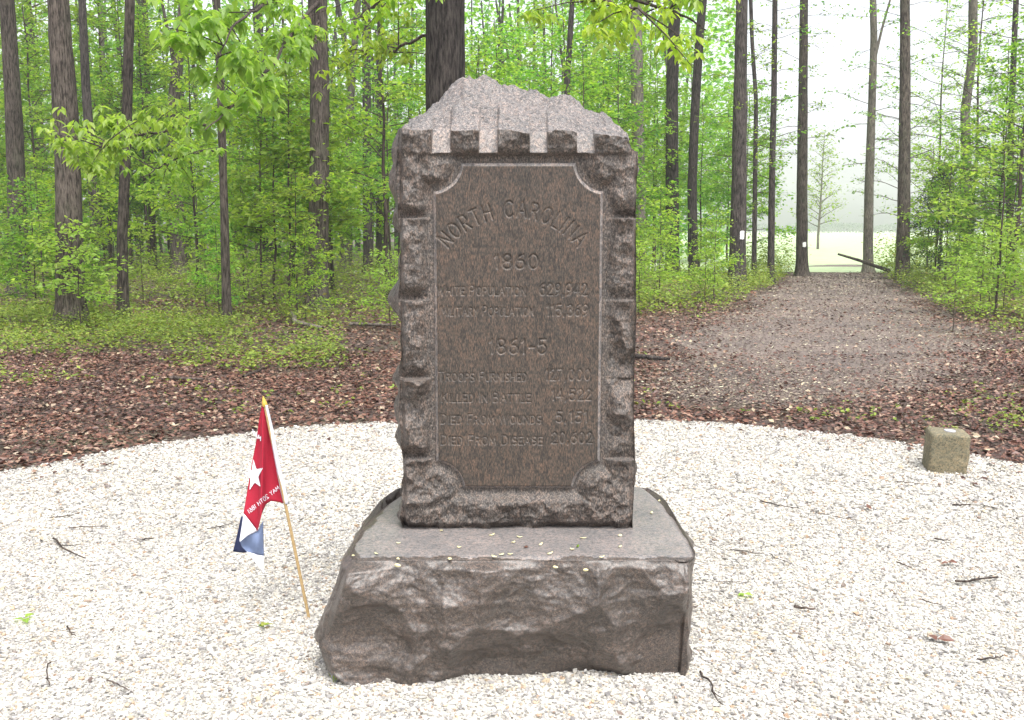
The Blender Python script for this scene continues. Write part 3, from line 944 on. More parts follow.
class Plant:
    """trunk, limbs and leaves grown from a few numbers; arrays in local space, base at the origin"""
    def __init__(self, seed, H, r0, n_limb, z0, limb_len, leaf_len, leaf_den, droop=0.1, up=0.35, sway=0.04, twig_n=6, sides=6, no_trunk=False, spread=0.22, leaf_w=0.55, kind=4, flat=0.8, top_taper=0.35):
        g = np.random.default_rng(seed)
        self.wood, self.limbs = MB(), MB()
        n = 9
        zz = np.linspace(0, H, n)
        ox = np.cumsum(g.normal(0, sway * H / n, n)); oy = np.cumsum(g.normal(0, sway * H / n, n))
        ox -= ox[0]; oy -= oy[0]
        if no_trunk: ox *= 0; oy *= 0
        tr = np.stack([ox, oy, zz], 1)
        self.tr = tr
        if not no_trunk:
            rad = r0 * (1 - 0.88 * (zz / H)) + 0.004
            self.wood.add(*tube(tr, rad, sides))
        LP, LD, LU, LL = [], [], [], []
        az = g.uniform(0, 6.28)
        for i in range(n_limb):
            f = z0 + (1 - z0) * ((i + g.uniform(0, 0.8)) / n_limb)
            f = min(f, 0.985)
            p0 = np.array([np.interp(f * H, zz, tr[:, k]) for k in range(3)])
            az += 2.4 + g.normal(0, 0.35)
            ll = limb_len * (1 - (1 - top_taper) * ((f - z0) / (1 - z0 + 1e-6)) ** 1.5) * g.uniform(0.6, 1.1)
            d = np.array([math.cos(az), math.sin(az), up + g.normal(0, 0.12)]); d = unit(d)
            m = 6
            pts = [p0]
            dd = d.copy()
            for k in range(m):
                dd = unit(dd + g.normal(0, 0.10, 3) + np.array([0, 0, -droop * (0.3 if k < 2 else 1.0)]) * 0.5)
                pts.append(pts[-1] + dd * ll / m)
            pts = np.array(pts)
            rl = max(0.004, r0 * 0.42 * (1 - 0.6 * f)) if not no_trunk else r0 * 0.35 * (1 - 0.5 * f)
            self.limbs.add(*tube(pts, np.linspace(rl, 0.003, m + 1), 4))
            # twigs with leaves
            nt_ = max(2, int(twig_n * (0.5 + ll / limb_len)))
            for j in range(nt_):
                s = g.uniform(0.25, 1.0)
                q0 = np.array([np.interp(s * m, np.arange(m + 1), pts[:, k]) for k in range(3)])
                side = unit(np.cross(d, [0, 0, 1]))
                td = unit(d * g.uniform(0.2, 1.0) + side * g.uniform(-1, 1) * 1.2 + np.array([0, 0, g.normal(0.05, 0.18)]))
                tl = ll * g.uniform(0.2, 0.42) * (1.2 - 0.5 * s) + leaf_len
                tp = np.array([q0, q0 + td * tl * 0.5 + [0, 0, 0.02 * tl], q0 + td * tl])
                self.limbs.add(*tube(tp, [0.006 if tl > 0.5 else 0.004, 0.003, 0.002], 3))
                nl = max(3, int(leaf_den * tl))
                ss = g.uniform(0.15, 1.05, nl)
                lp = q0[None] + td[None] * tl * ss[:, None] + g.normal(0, spread * leaf_len * 2.0, (nl, 3)) * np.array([1, 1, 0.6])
                ld = td[None] * 0.5 + g.normal(0, 0.75, (nl, 3)) * np.array([1, 1, 0.35]) + np.array([0, 0, -0.35])
                lu = np.array([0, 0, 1.0])[None] * flat + g.normal(0, 0.45, (nl, 3))
                LP.append(lp); LD.append(ld); LU.append(lu); LL.append(leaf_len * g.uniform(0.55, 1.25, nl))
        LP, LD, LU, LL = map(np.concatenate, (LP, LD, LU, LL))
        self.nleaf = len(LP)
        self.leaves = leaf_verts(LP, LD, LU, LL, LL * leaf_w, 0.18, kind)

def plant_meshes(pl, name, wood_mat, leaf_mat):
    mb = MB()
    for V_, F_ in zip(pl.wood.v + pl.limbs.v, []): pass
    w = pl.wood.mesh(name + '_trunk', [wood_mat], True) if pl.wood.n else None
    l_ = pl.limbs.mesh(name + '_limbs', [wood_mat], True)
    c = make_mesh(name + '_crown', *pl.leaves, leaf_mat)
    return w, l_, c

# prototypes -------------------------------------------------------
UNDER = []          # understory trees and saplings: (trunk, limbs, crown, height)
spec = [
 # H, r0, limbs, z0, limb_len, leaf, density, mat
 (3.2, 0.018, 14, 0.20, 0.85, 0.075, 16, 'leaf'),
 (4.5, 0.026, 18, 0.18, 1.15, 0.080, 16, 'leaf'),
 (6.0, 0.035, 24, 0.15, 1.55, 0.085, 17, 'leaf'),
 (7.5, 0.045, 28, 0.20, 1.9, 0.085, 17, 'leaf'),
 (9.0, 0.055, 32, 0.22, 2.2, 0.090, 16, 'leaf'),
 (5.0, 0.028, 18, 0.25, 1.3, 0.10, 13, 'leaf_yellow'),
 (8.0, 0.050, 26, 0.30, 2.0, 0.085, 15, 'leaf_yellow'),
 (2.2, 0.012, 8, 0.25, 0.75, 0.085, 11, 'leaf_bright'),
 (5.0, 0.030, 14, 0.25, 1.7, 0.095, 9, 'leaf_bright'),
 (10.5, 0.06, 24, 0.2, 2.2, 0.085, 5, 'leaf'),
 (12.0, 0.06, 34, 0.25, 2.5, 0.095, 13, 'leaf_yellow'),
]
for k, (H, r0, nl, z0, ll, lf, den, mt) in enumerate(spec):
    pl = Plant(100 + k, H, r0, int(nl * 1.25), z0, ll * 1.1, lf * 1.5, den * 1.4, droop=0.12, twig_n=11, spread=0.4)
    UNDER.append((*plant_meshes(pl, 'sapling', M['twig'], M[mt]), H))
CROWN = []          # crowns of the tall trees, local base = lowest limb
for k, (H, nl, ll, den, mt) in enumerate([(9.0, 26, 3.4, 8, 'leaf'), (10.0, 28, 3.8, 7, 'leaf_yellow'), (8.0, 22, 3.0, 8, 'leaf')]):
    pl = Plant(200 + k, H, 0.14, nl, 0.02, ll, 0.15, den * 0.45, droop=0.10, up=0.55, twig_n=12, spread=0.4, no_trunk=True, top_taper=0.3)
    CROWN.append(plant_meshes(pl, 'crown', M['twig'], M[mt]) + (H,))
SPRAY = []          # thin epicormic sprays up a trunk
for k in range(3):
    pl = Plant(300 + k, 8.0, 0.05, 18, 0.05, 1.8, 0.14, 6, droop=0.12, up=0.15, twig_n=7, spread=0.4, no_trunk=True, top_taper=0.9)
    SPRAY.append(plant_meshes(pl, 'spray', M['twig'], M['leaf']) + (8.0,))

def trunk_mesh(path, widths, sides, seed, rough=0.05, flare=True):
    """path (n,3) in local space, radius per point; bark relief as radial noise"""
    g = np.random.default_rng(seed)
    path = np.asarray(path, float)
    zl = path[:, 2]
    nz = int(max(24, min(150, (zl[-1] - zl[0]) * 9)))
    zz = zl[0] + (zl[-1] - zl[0]) * np.linspace(0, 1, nz) ** 1.5
    ax = np.interp(zz, zl, path[:, 0]); ay = np.interp(zz, zl, path[:, 1]); rr = np.interp(zz, zl, widths)
    for _ in range(3):
        ax[1:-1] = (ax[:-2] + 2 * ax[1:-1] + ax[2:]) / 4; ay[1:-1] = (ay[:-2] + 2 * ay[1:-1] + ay[2:]) / 4
    th = np.linspace(0, 2 * np.pi, sides, endpoint=False)
    TH, ZZ = np.meshgrid(th, zz)
    RR = np.repeat(rr[:, None], sides, 1)
    if flare:
        lobes = 1 + 0.55 * np.cos(TH * 5 + g.uniform(0, 6)) * 0.5 + 0.3 * np.cos(TH * 3 + g.uniform(0, 6)) * 0.5
        RR = RR * (1 + 0.55 * np.exp(-ZZ / 0.22) * lobes)
    pn = np.stack([np.cos(TH).ravel() * 3.2, np.sin(TH).ravel() * 3.2, ZZ.ravel() * 0.9 + seed], 1)
    RR = RR * (1 + rough * fbm(pn * 2.0, 4, seed).reshape(RR.shape) * 1.6 + 0.05 * fbm(pn * 0.3, 2, seed + 5).reshape(RR.shape))
    V_ = np.stack([(ax[:, None] + RR * np.cos(TH)).ravel(), (ay[:, None] + RR * np.sin(TH)).ravel(), ZZ.ravel()], 1)
    i = (np.arange(nz - 1)[:, None] * sides); k_ = np.arange(sides)[None]; k2 = (k_ + 1) % sides
    F_ = np.stack([i + k_, i + k2, i + sides + k2, i + sides + k_], -1).reshape(-1, 4)
    return V_, F_

NAMED = []                         # (px, depth, short name) for labelling neighbours
TREES = {}
_rt = random.Random(5)
def tree(key, pts, d, w_bot, w_top, label, mat='bark', crown=0, H=17.0, sides=16, seed=None, cr_z=None, cr_s=1.0, sprays=None, short=None, group=None, rough=0.05, fork=None, base_px=None):
    """pts: (px, py) points up the trunk in the picture, all at distance d; widths in pixels there"""
    seed = seed if seed is not None else len(TREES) + 11
    bx, by = pts[0]
    x0, z0 = on_y(bx, by, d)
    gz_ = float(hz(np.array([x0]), np.array([d]))[0])
    path = [(0, 0, -0.12)]
    for a, b_ in pts[1:]:
        x_, z_ = on_y(a, b_, d)
        path.append((x_ - x0, 0, z_ - gz_))
    dx = path[-1][0] - (path[-2][0] if len(path) > 1 else 0); dz = path[-1][2] - path[-2][2]
    zt = path[-1][2]
    g = random.Random(seed)
    for s in (0.35, 0.7, 1.0):
        path.append((path[len(pts) - 1][0] + dx / dz * (H - zt) * s * 0.6 + g.uniform(-.15, .15) * s * 2, g.uniform(-.3, .3) * s, zt + (H - zt) * s))
    m = d / FPX / CT
    wid = []
    for p in path:
        f = min(1.0, max(0, p[2] / max(zt, .1)))
        w = (w_bot + (w_top - w_bot) * f) * m / 2
        if p[2] > zt: w = w_top * m / 2 * (1 - 0.8 * (p[2] - zt) / (H - zt))
        wid.append(w)
    t = thing('tree', label, 'tree', (x0, d, gz_), group)
    mb = MB()
    mb.add(*trunk_mesh(path, wid, sides, seed, rough))
    if fork:
        zf, fx, fH = fork                       # a second stem leaving at height zf
        pf = np.array(path); xf = np.interp(zf, pf[:, 2], pf[:, 0])
        fp = [(xf, 0, zf - .4), (xf + fx * .25, 0.05, zf + .9), (xf + fx * .6, .1, zf + 2.4), (xf + fx, .2, zf + fH)]
        mb.add(*tube(np.array(fp), [w_top * m * .26, w_top * m * .2, w_top * m * .14, 0.02], 8))
    tr = link('trunk', mb.mesh('trunk', [M[mat]], True), t)
    pa = np.array(path)
    if crown is not None:
        _, li, cr, cH = CROWN[crown % len(CROWN)]
        cz = cr_z if cr_z is not None else H - cH * cr_s * 0.95
        cx = np.interp(cz, pa[:, 2], pa[:, 0]); cy = np.interp(cz, pa[:, 2], pa[:, 1])
        rz = g.uniform(0, 6.28)
        for nm, me in (('limbs', li), ('crown', cr)):
            o = link(nm, me, t, (cx, cy, cz)); o.rotation_euler = (0, 0, rz); o.scale = (cr_s,) * 3
    if sprays is not None:
        k_, zs, sc_ = sprays
        _, li, cr, cH = SPRAY[k_]
        cx = np.interp(zs + 3, pa[:, 2], pa[:, 0])
        rz = g.uniform(0, 6.28)
        for nm, me in (('limbs', li), ('foliage', cr)):
            o = link(nm, me, t, (cx, 0, zs)); o.rotation_euler = (0, 0, rz); o.scale = (sc_,) * 3
    TREES[key] = (t, x0, d, gz_, pa, wid)
    NAMED.append((bx, d, short or label))
    return t

# name, trunk points from the foot up, distance, widths
tree('edge_left', [(20, 299), (17, 200), (13, 100), (7, 0)], 22.6, 20, 13, 'stout grey-brown trunk with flared roots at the far left border', H=19, short='the flared trunk at the far left', crown=0)
tree('lean_thin', [(50, 264), (42, 180), (34, 80), (27, 0)], 44.0, 10, 7, 'slim dark trunk leaning left between the two stout left trunks', 'bark_dark', H=20, short='the slim leaning dark trunk', crown=1)
tree('main_left', [(71, 326), (69, 220), (66, 120), (58, 0)], 16.2, 27, 20, 'thickest shaggy trunk of the left wood, hollow at its foot', H=19, sides=28, rough=0.09, short='the thickest left trunk', crown=0, cr_z=10.5)
tree('behind_main', [(99, 286), (94, 200), (86, 90), (82, 0)], 29.0, 11, 7, 'dark straight trunk just right of the thickest left trunk', 'bark_dark', H=19, short='the dark straight trunk', crown=2)
tree('pale_far', [(112, 268), (106, 150), (100, 0)], 42.0, 6, 5, 'pale thin far trunk behind the dark straight trunk', 'bark_grey', H=19, crown=1, short='the pale far trunk')
tree('curved', [(123, 320), (122, 240), (127, 120), (128, 70), (130, 0)], 17.2, 11, 9, 'slender brown trunk with a gentle bend, right of the thickest left trunk', H=16, short='the gently bent slender trunk', crown=2, cr_z=9)
tree('slim_mid', [(153, 272), (151, 180), (148, 100), (145, 0)], 37.0, 7, 5, 'thin straight pole-like trunk left of the forked trunk', H=18, short='the pole-like trunk', crown=0)
tree('forked', [(180, 276), (176, 200), (172, 120), (180, 40), (184, 0)], 33.5, 16, 9, 'forked brown trunk dividing high up in the left wood', H=19, fork=(6.6, -0.75, 5.0), short='the forked trunk', crown=1)
tree('sapling_trunk', [(227, 326), (224, 200), (221, 100), (217, 0)], 16.2, 9, 6.5, 'narrow rough trunk standing in brush behind the flag', H=14, short='the narrow trunk above the flag', crown=2, cr_z=8.5, rough=0.09)
tree('far_dark', [(268, 268), (262, 120), (257, 0)], 40.0, 10, 9, 'dark far trunk half hidden between the narrow trunk and the big grey-brown one', 'bark_dark', H=20, short='the dark half-hidden trunk', crown=0)
tree('mid_left', [(317, 306), (319, 180), (320, 90), (317, 0)], 19.6, 21, 17, 'big grey-brown trunk left of the monument with scaly bark', H=19, sides=24, rough=0.08, short='the big scaly trunk', crown=1, cr_z=11)
tree('mid_left_twin', [(330, 290), (328, 180), (326, 60), (324, 0)], 26.0, 8, 6, 'thin dark trunk tight behind the right edge of the big scaly trunk', 'bark_dark', H=17, short='the thin trunk touching the big scaly one', crown=None)
tree('lean_grey', [(345, 272), (347, 170), (352, 80), (358, 0)], 37.0, 9, 6, 'pale trunk leaning right, between the big scaly trunk and the monument', 'bark_grey', H=17, short='the pale trunk leaning right', crown=2)
tree('dark_pair_a', [(368, 274), (367, 150), (366, 0)], 35.0, 9, 8, 'thicker of two dark straight trunks just left of the monument', 'bark_dark', H=19, short='the thicker dark trunk of the pair', crown=0)
tree('dark_pair_b', [(379, 272), (379, 150), (380, 0)], 37.0, 6, 5, 'thinner of two dark straight trunks just left of the monument', 'bark_dark', H=18, short='the thinner dark trunk of the pair', crown=None)
tree('behind_monument', [(447, 371), (446, 230), (445, 90), (445, -30)], 11.0, 40, 37, 'massive dark trunk rising straight behind the top of the monument', 'bark_dark', H=18, sides=40, rough=0.06, short='the massive dark trunk behind the monument', crown=1, cr_z=11)
tree('small_dark', [(566, 290), (566, 180), (567, 90), (571, 20)], 26.0, 6, 5.5, 'thin black stem above the right shoulder of the monument', 'bark_dark', H=9, short='the thin black stem', crown=None)
tree('grey_right', [(641, 281), (639, 180), (637, 90), (636, 0)], 31.0, 13, 11, 'straight grey-green trunk just right of the monument', 'bark_grey', H=20, short='the grey-green trunk', crown=0, cr_z=12)
tree('dark_right', [(673, 276), (672, 180), (672, 90), (675, 0)], 33.0, 14, 11, 'dark trunk second to the right of the monument', 'bark_dark', H=19, short='the second dark trunk right of the monument', crown=2)
tree('crooked_right', [(694, 277), (692, 190), (695, 110), (700, 30), (703, 0)], 32.0, 10, 8, 'crooked dark trunk half covered by leaves left of the blazed trunk', 'bark_dark', H=17, short='the crooked dark trunk', crown=None)
tree('blazed_near', [(737, 289), (739, 190), (740, 100), (742, 0)], 26.2, 17, 11, 'nearly black trunk with a white paint blaze left of the path', 'bark_dark', H=19, sides=20, short='the black blazed trunk', crown=1, cr_z=11, sprays=(0, 2.5, .7))
tree('thin_right', [(754, 278), (755, 190), (756, 100), (752, 40), (750, -20)], 30.0, 5, 3.5, 'very thin wavy dark stem between the black blazed trunk and its slim neighbour', 'bark_dark', H=12, short='the wavy thin stem', crown=None, sprays=(1, 2.0, .7))
tree('slim_right', [(771, 281), (772, 180), (774, 90), (775, 0)], 29.5, 7, 5, 'slim dark trunk next to the black blazed trunk at the meadow edge', 'bark_dark', H=17, short='the slim dark trunk', crown=2, cr_z=11, sprays=(2, 2.5, .8))
tree('blazed_far', [(802, 276), (802, 190), (803, 90), (804, 0)], 33.5, 12, 7.5, 'grey trunk with a small white blaze where the path leaves the wood', 'bark', H=19, short='the grey blazed trunk', crown=0, cr_z=12, sprays=(0, 3.5, .8))
tree('pale_open', [(868, 272), (869, 190), (872, 100), (874, 40), (873, 0)], 36.0, 10, 6, 'pale grey slender trunk forking near the top, right of the path mouth', 'bark_grey', H=17, fork=(7.6, 1.1, 5.0), short='the pale slender trunk', crown=1, cr_z=11.5, sprays=(1, 3.5, .9))
tree('open_brown', [(903, 281), (904, 190), (905, 90), (905, 0)], 30.5, 13, 9, 'straight brown-grey trunk right of the path mouth', 'bark', H=18, short='the straight trunk right of the path', crown=2, cr_z=11.5, sprays=(2, 3.0, .85))
tree('kinked', [(967, 274), (967, 190), (965, 112), (969, 82), (973, 50), (973, 0)], 34.0, 10, 8, 'grey trunk with a clear kink near its top, far right', 'bark_grey', H=18, short='the kinked trunk', crown=0, cr_z=12, sprays=(0, 4.0, .8))
tree('edge_right', [(1009, 285), (1010, 190), (1012, 100), (1016, 0)], 29.0, 7, 5, 'thin dark trunk wrapped in leaves at the far right border', 'bark_dark', H=16, short='the thin trunk at the far right', crown=1, cr_z=9, sprays=(1, 1.5, .9))

# white paint blazes on two trunks
def blaze(key, px, py, hpx, wpx):
    t, x0, d, gz_, pa, wid = TREES[key]
    x_, z_ = on_y(px, py, d)
    zl = z_ - gz_
    xc = np.interp(zl, pa[:, 2], pa[:, 0]); r = np.interp(zl, pa[:, 2], wid)
    m = d / FPX
    hh, ww = hpx * m, wpx * m
    a0 = math.asin(max(-.8, min(.8, ((x_ - x0) - xc) / r)))
    da = ww / 2 / r
    g = np.random.default_rng(3)
    V_, F_ = [], []
    na_, nz_ = 6, 8
    for j in range(nz_ + 1):
        for i in range(na_ + 1):
            a = a0 + da * (2 * i / na_ - 1) * (1 + g.uniform(-.12, .12))
            rr = r * 1.09 + 0.006
            V_.append((xc + rr * math.sin(a), -rr * math.cos(a), zl - hh / 2 + hh * j / nz_ + g.uniform(-.01, .01)))
    for j in range(nz_):
        for i in range(na_):
            b0 = j * (na_ + 1) + i
            F_.append((b0, b0 + 1, b0 + na_ + 2, b0 + na_ + 1))
    o = link('paint_blaze', make_mesh('paint_blaze', np.array(V_), np.array(F_), M['blaze'], smooth=True), t)
    o['label'] = 'white painted trail blaze'
blaze('blazed_near', 740, 235, 8, 4)
blaze('blazed_far', 802.5, 244.5, 4.5, 3)

# reaching limbs with large fresh leaves
def leafy_limb(t, tloc, pts, r0, seed, mat='leaf_bright', leaf=0.14, clusters=40, name='limb', spread=0.22, sub=8):
    """pts: (px, py, depth) along the limb in the picture; leaves hang in drooping fans"""
    g = np.random.default_rng(seed)
    W = np.array([(on_y(a, b_, d)[0], d, on_y(a, b_, d)[1]) for a, b_, d in pts]) - np.array(tloc)
    n = 24
    s = np.linspace(0, len(W) - 1, n)
    path = np.stack([np.interp(s, np.arange(len(W)), W[:, k]) for k in range(3)], 1)
    for _ in range(2):
        path[1:-1] = (path[:-2] + 2 * path[1:-1] + path[2:]) / 4
    path[1:-1] += g.normal(0, 0.012, (n - 2, 3))
    mb = MB()
    mb.add(*tube(path, np.linspace(r0, 0.006, n), 6))
    LP, LD, LU, LL = [], [], [], []
    def fan(p, k=5):
        a0 = g.uniform(0, 6.28)
        for j in range(k):
            a = a0 + j * 6.283 / k + g.normal(0, .2)
            LP.append(p + g.normal(0, 0.02, 3)); LD.append(np.array([math.cos(a), math.sin(a), -0.75 + g.normal(0, .3)]))
            LU.append(np.array([math.cos(a) * .5, math.sin(a) * .5, 1.0]) + g.normal(0, .2, 3)); LL.append(leaf * g.uniform(.7, 1.25))
    for c in range(sub):
        s0 = g.uniform(0.30, 1.0)
        q0 = np.array([np.interp(s0 * (n - 1), np.arange(n), path[:, k]) for k in range(3)])
        td = unit(g.normal(0, 1, 3) * np.array([1, 1, .45]))
        tl = g.uniform(.4, 1.0) * spread * 4
        tp = np.array([q0, q0 + td * tl * .5 + [0, 0, .03], q0 + td * tl])
        mb.add(*tube(tp, [0.009, 0.006, 0.003], 4))
        for _ in range(max(1, 2 * clusters // sub)):
            f = g.uniform(.3, 1.05)
            fan(q0 + td * tl * f + g.normal(0, spread * .35, 3))
    o = link(name, mb.mesh(name, [M['twig']], True), t)
    lv = leaf_verts(np.array(LP), np.array(LD), np.array(LU), np.array(LL), np.array(LL) * .42, .16, 8)
    link('leaf_sprays', make_mesh('leaf_sprays', *lv, M[mat]), o)
    return o
def tl(key):
    t, x0, d, gz_, pa, wid = TREES[key]
    return t, (x0, d, gz_)
t, lc = tl('mid_left')
leafy_limb(t, lc, [(318, 2, 19.6), (300, 22, 17), (272, 66, 14), (240, 100, 11.5), (205, 130, 10.5)], 0.035, 1, leaf=.18, clusters=60, sub=14)
leafy_limb(t, lc, [(320, -30, 19.6), (290, -10, 16), (262, 5, 13), (235, 25, 11.5), (215, 60, 10.8)], 0.035, 2, leaf=.18, clusters=56, sub=12)
leafy_limb(t, lc, [(318, 20, 19.6), (316, 38, 17), (317, 42, 13.5)], 0.02, 3, leaf=.20, clusters=7, sub=2, spread=.08)
t, lc = tl('sapling_trunk')
leafy_limb(t, lc, [(222, 120, 16.2), (190, 128, 14.5), (150, 132, 13), (115, 140, 12.2), (95, 150, 11.8)], 0.025, 4, leaf=.14, clusters=64, sub=16)
leafy_limb(t, lc, [(223, 150, 16.2), (200, 150, 14.8), (170, 162, 13.8), (140, 178, 13.0)], 0.02, 5, leaf=.13, clusters=36, sub=9)
t, lc = tl('behind_monument')
leafy_limb(t, lc, [(446, -150, 11), (520, -60, 10.2), (570, -14, 9.6), (612, 6, 9.2), (640, 10, 9.0)], 0.03, 6, 'leaf_yellow', leaf=.12, clusters=44, sub=10, spread=.2)
leafy_limb(t, lc, [(446, -170, 11), (540, -40, 10.4), (640, 0, 10.2), (690, 18, 10.0), (706, 30, 9.9)], 0.03, 7, 'leaf_bright', leaf=.15, clusters=34, sub=8, spread=.2)
leafy_limb(t, lc, [(446, 20, 11), (415, 42, 11.2), (385, 52, 11.5), (345, 50, 11.6)], 0.022, 8, 'leaf_yellow', leaf=.10, clusters=40, sub=10, spread=.22)
leafy_limb(t, lc, [(446, -60, 11), (420, -30, 10.5), (385, 0, 10), (350, 20, 9.6)], 0.022, 9, 'leaf_yellow', leaf=.11, clusters=34, sub=9, spread=.25)

# ------------------------------------------------------------------ understory
def anchor_phrase(px, d):
    best = min(NAMED, key=lambda a: abs(a[0] - px) + 1.2 * abs(a[1] - d))
    if abs(best[0] - px) < 9: rel = 'in front of' if d < best[1] else 'behind'
    else: rel = 'left of' if px < best[0] else 'right of'
    return rel, best[2]
SAPS = []
def sapling(k, px, d, s=1.0, label=None, group=None, rz=None, lean=0.0, cat='sapling', name='sapling'):
    w, li, cr, H = UNDER[k]
    x0 = (px - 512) / FPX * (d * CT)
    gz_ = float(hz(np.array([x0]), np.array([d]))[0])
    t = thing(name, label or 'sapling', cat, (x0, d, gz_ - 0.03), group)
    t.rotation_euler = (lean, 0, rz if rz is not None else _rt.uniform(0, 6.28)); t.scale = (s,) * 3
    for nm, me in (('trunk', w), ('limbs', li), ('crown', cr)):
        link(nm, me, t)
    SAPS.append((t, px, d, H * s, k))
    return t
rs = random.Random(77)
CLEAR = ((2, 30, 22), (46, 90, 16.2), (112, 136, 17), (212, 234, 16), (303, 338, 19.5), (620, 656, 31), (660, 704, 33), (722, 780, 29), (165, 192, 33), (358, 386, 35), (90, 106, 29))
def scatter(n, x0, x1, d0, d1, kinds, smin=0.8, smax=1.25, bias=1.0, avoid=()):
    c = 0; tries = 0
    while c < n and tries < 4000:
        tries += 1
        px = rs.uniform(x0, x1); d = d0 + (d1 - d0) * rs.random() ** bias
        if any(a <= px <= b_ and d < dm for a, b_, dm in avoid + CLEAR): continue
        x_ = (px - 512) / FPX * d
        if path_dist(np.array([x_]), np.array([d]))[0] < 1.35: continue
        if any(abs(px - q[1]) < 7 and abs(d - q[2]) < 1.2 for q in SAPS): continue
        sapling(rs.choice(kinds), px, d, rs.uniform(smin, smax)); c += 1
# left wood
scatter(18, -20, 400, 15.0, 20.0, (0, 7, 0, 7), 0.5, 0.9)
scatter(16, -40, 405, 20.0, 31.0, (1, 2, 5, 5, 0, 3, 6), 0.7, 1.1)
scatter(28, -50, 470, 31.0, 48.0, (2, 3, 4, 6, 10, 10), 0.8, 1.2)
# behind and right of the monument
scatter(15, 470, 735, 24.0, 33.0, (1, 2, 2, 3), 0.75, 1.05)
scatter(17, 460, 790, 33.0, 48.0, (2, 3, 4, 6, 10), 0.8, 1.15, avoid=((755, 800, 60),))
scatter(7, 636, 745, 19.0, 24.0, (0, 7), 0.5, 0.8)
# right edge
scatter(12, 925, 1060, 24.0, 33.0, (1, 8, 0, 8), 0.7, 1.0)
scatter(4, 770, 1060, 33.0, 42.0, (9,), 0.8, 1.1)
scatter(4, 990, 1060, 22.0, 30.0, (9, 3), 0.8, 1.0)
scatter(7, 960, 1075, 17.0, 24.0, (0, 7, 8), 0.55, 0.85)

# ------------------------------------------------------------------ far wood, undergrowth, litter (masses)
def far_woods():
    g = np.random.default_rng(60)
    mb = MB()
    n = 125000
    px = g.uniform(-120, 735, n)
    d = 46 + 40 * g.uniform(0, 1, n) ** 0.8
    x = (px - 512) / 1000 * d
    z = 19 * g.uniform(0, 1, n)
    den = fbm(np.stack([x * 0.35, d * 0.35, z * 0.55], 1), 3, 61)
    ok = den > -0.12 + 0.14 * (z > 13)
    x, d, z = x[ok], d[ok], z[ok]; n = len(x)
    L = g.uniform(0.20, 0.44, n)
    mb.add(*leaf_verts(np.stack([x, d, z], 1), g.normal(0, 1, (n, 3)) * [1, 1, .5], np.array([0, 0, 1.0])[None] + g.normal(0, .5, (n, 3)), L, L * .7, .15, 4), mi=0)
    yl = fbm(np.stack([x, d, z], 1) * .16, 2, 62) > .05
    mb.m[-1] = np.repeat(np.where(yl, 2, 0), 2)
    for k in range(130):
        pxk, dk = g.uniform(-120, 735), g.uniform(46, 80)
        xk = (pxk - 512) / 1000 * dk
        hk = g.uniform(12, 18); r = g.uniform(0.06, 0.2)
        pth = np.array([(xk, dk, -0.2), (xk + g.normal(0, .2), dk, hk * .5), (xk + g.normal(0, .5), dk, hk)])
        mb.add(*tube(pth, [r, r * .75, r * .3], 6), mi=1)
    tag(link('far_woods', mb.mesh('far_woods', [M['leaf_far'], M['bark_dark'], M['leaf']])), 'far-off mass of leafy wood closing the view behind the trees', 'woods', kind='stuff')
far_woods()

def treeline():
    g = np.random.default_rng(64)
    mb = MB()
    n = 22000
    x = g.uniform(60, 430, n)
    y = 490 + g.uniform(0, 14, n)
    top = 4 + 2 * fbm(np.stack([x * 0.09, 0 * x, 0 * x], 1), 3, 65)
    z = top * g.uniform(0, 1, n) ** 0.7
    L = g.uniform(0.5, 1.1, n)
    mb.add(*leaf_verts(np.stack([x, y, z], 1), g.normal(0, 1, (n, 3)), np.array([0, 0, 1.0])[None] + g.normal(0, .5, (n, 3)), L, L * .8, .15, 4))
    tag(link('distant_treeline', mb.mesh('distant_treeline', [M['leaf_dark']])), 'misty treeline on the far side of the meadow', 'woods', kind='stuff')
treeline()

def seedlings(n, x_px, d_rng, seed, mask=None, h=(0.08, 0.32), nleaf=(5, 12), leaf=(0.035, 0.075), bias=1.0):
    g = np.random.default_rng(seed)
    px = g.uniform(*x_px, n); d = d_rng[0] + (d_rng[1] - d_rng[0]) * g.uniform(0, 1, n) ** bias
    x = (px - 512) / 1000 * d
    ok = (np.hypot(x - GC[0], d - GC[1]) > 4.6) & (path_dist(x, d) > 1.12)
    if mask is not None: ok &= mask(x, d, g)
    x, d = x[ok], d[ok]; n = len(x)
    z0 = hz(x, d)
    hh = g.uniform(*h, n)
    k = g.integers(nleaf[0], nleaf[1], n)
    idx = np.repeat(np.arange(n), k)
    m = len(idx)
    f = g.uniform(0.25, 1.05, m)
    a = g.uniform(0, 6.283, m)
    rad = hh[idx] * g.uniform(0.1, 0.55, m)
    pos = np.stack([x[idx] + rad * np.cos(a), d[idx] + rad * np.sin(a), z0[idx] + hh[idx] * f], 1)
    dr = np.stack([np.cos(a), np.sin(a), g.normal(-0.1, .3, m)], 1)
    up = np.array([0, 0, 1.0])[None] + g.normal(0, .35, (m, 3))
    L = g.uniform(*leaf, m)
    return leaf_verts(pos, dr, up, L, L * g.uniform(.55, .8, m), .15, 4)
def patchy(freq, thr, seed):
    return lambda x, d, g: fbm(np.stack([x * freq, d * freq, 0 * x], 1), 3, seed) > thr + g.uniform(-.5, .5, len(x))
mb = MB()
mb.add(*seedlings(7500, (-60, 340), (9.2, 19), 71, lambda x, d, g: fbm(np.stack([x * .6, d * .6, 0 * x], 1), 3, 72) > np.clip((13.0 - d) * .11, -.1, .6) + g.uniform(-.4, .4, len(x)), h=(.04, .28), bias=1.0, leaf=(.03, .065)))
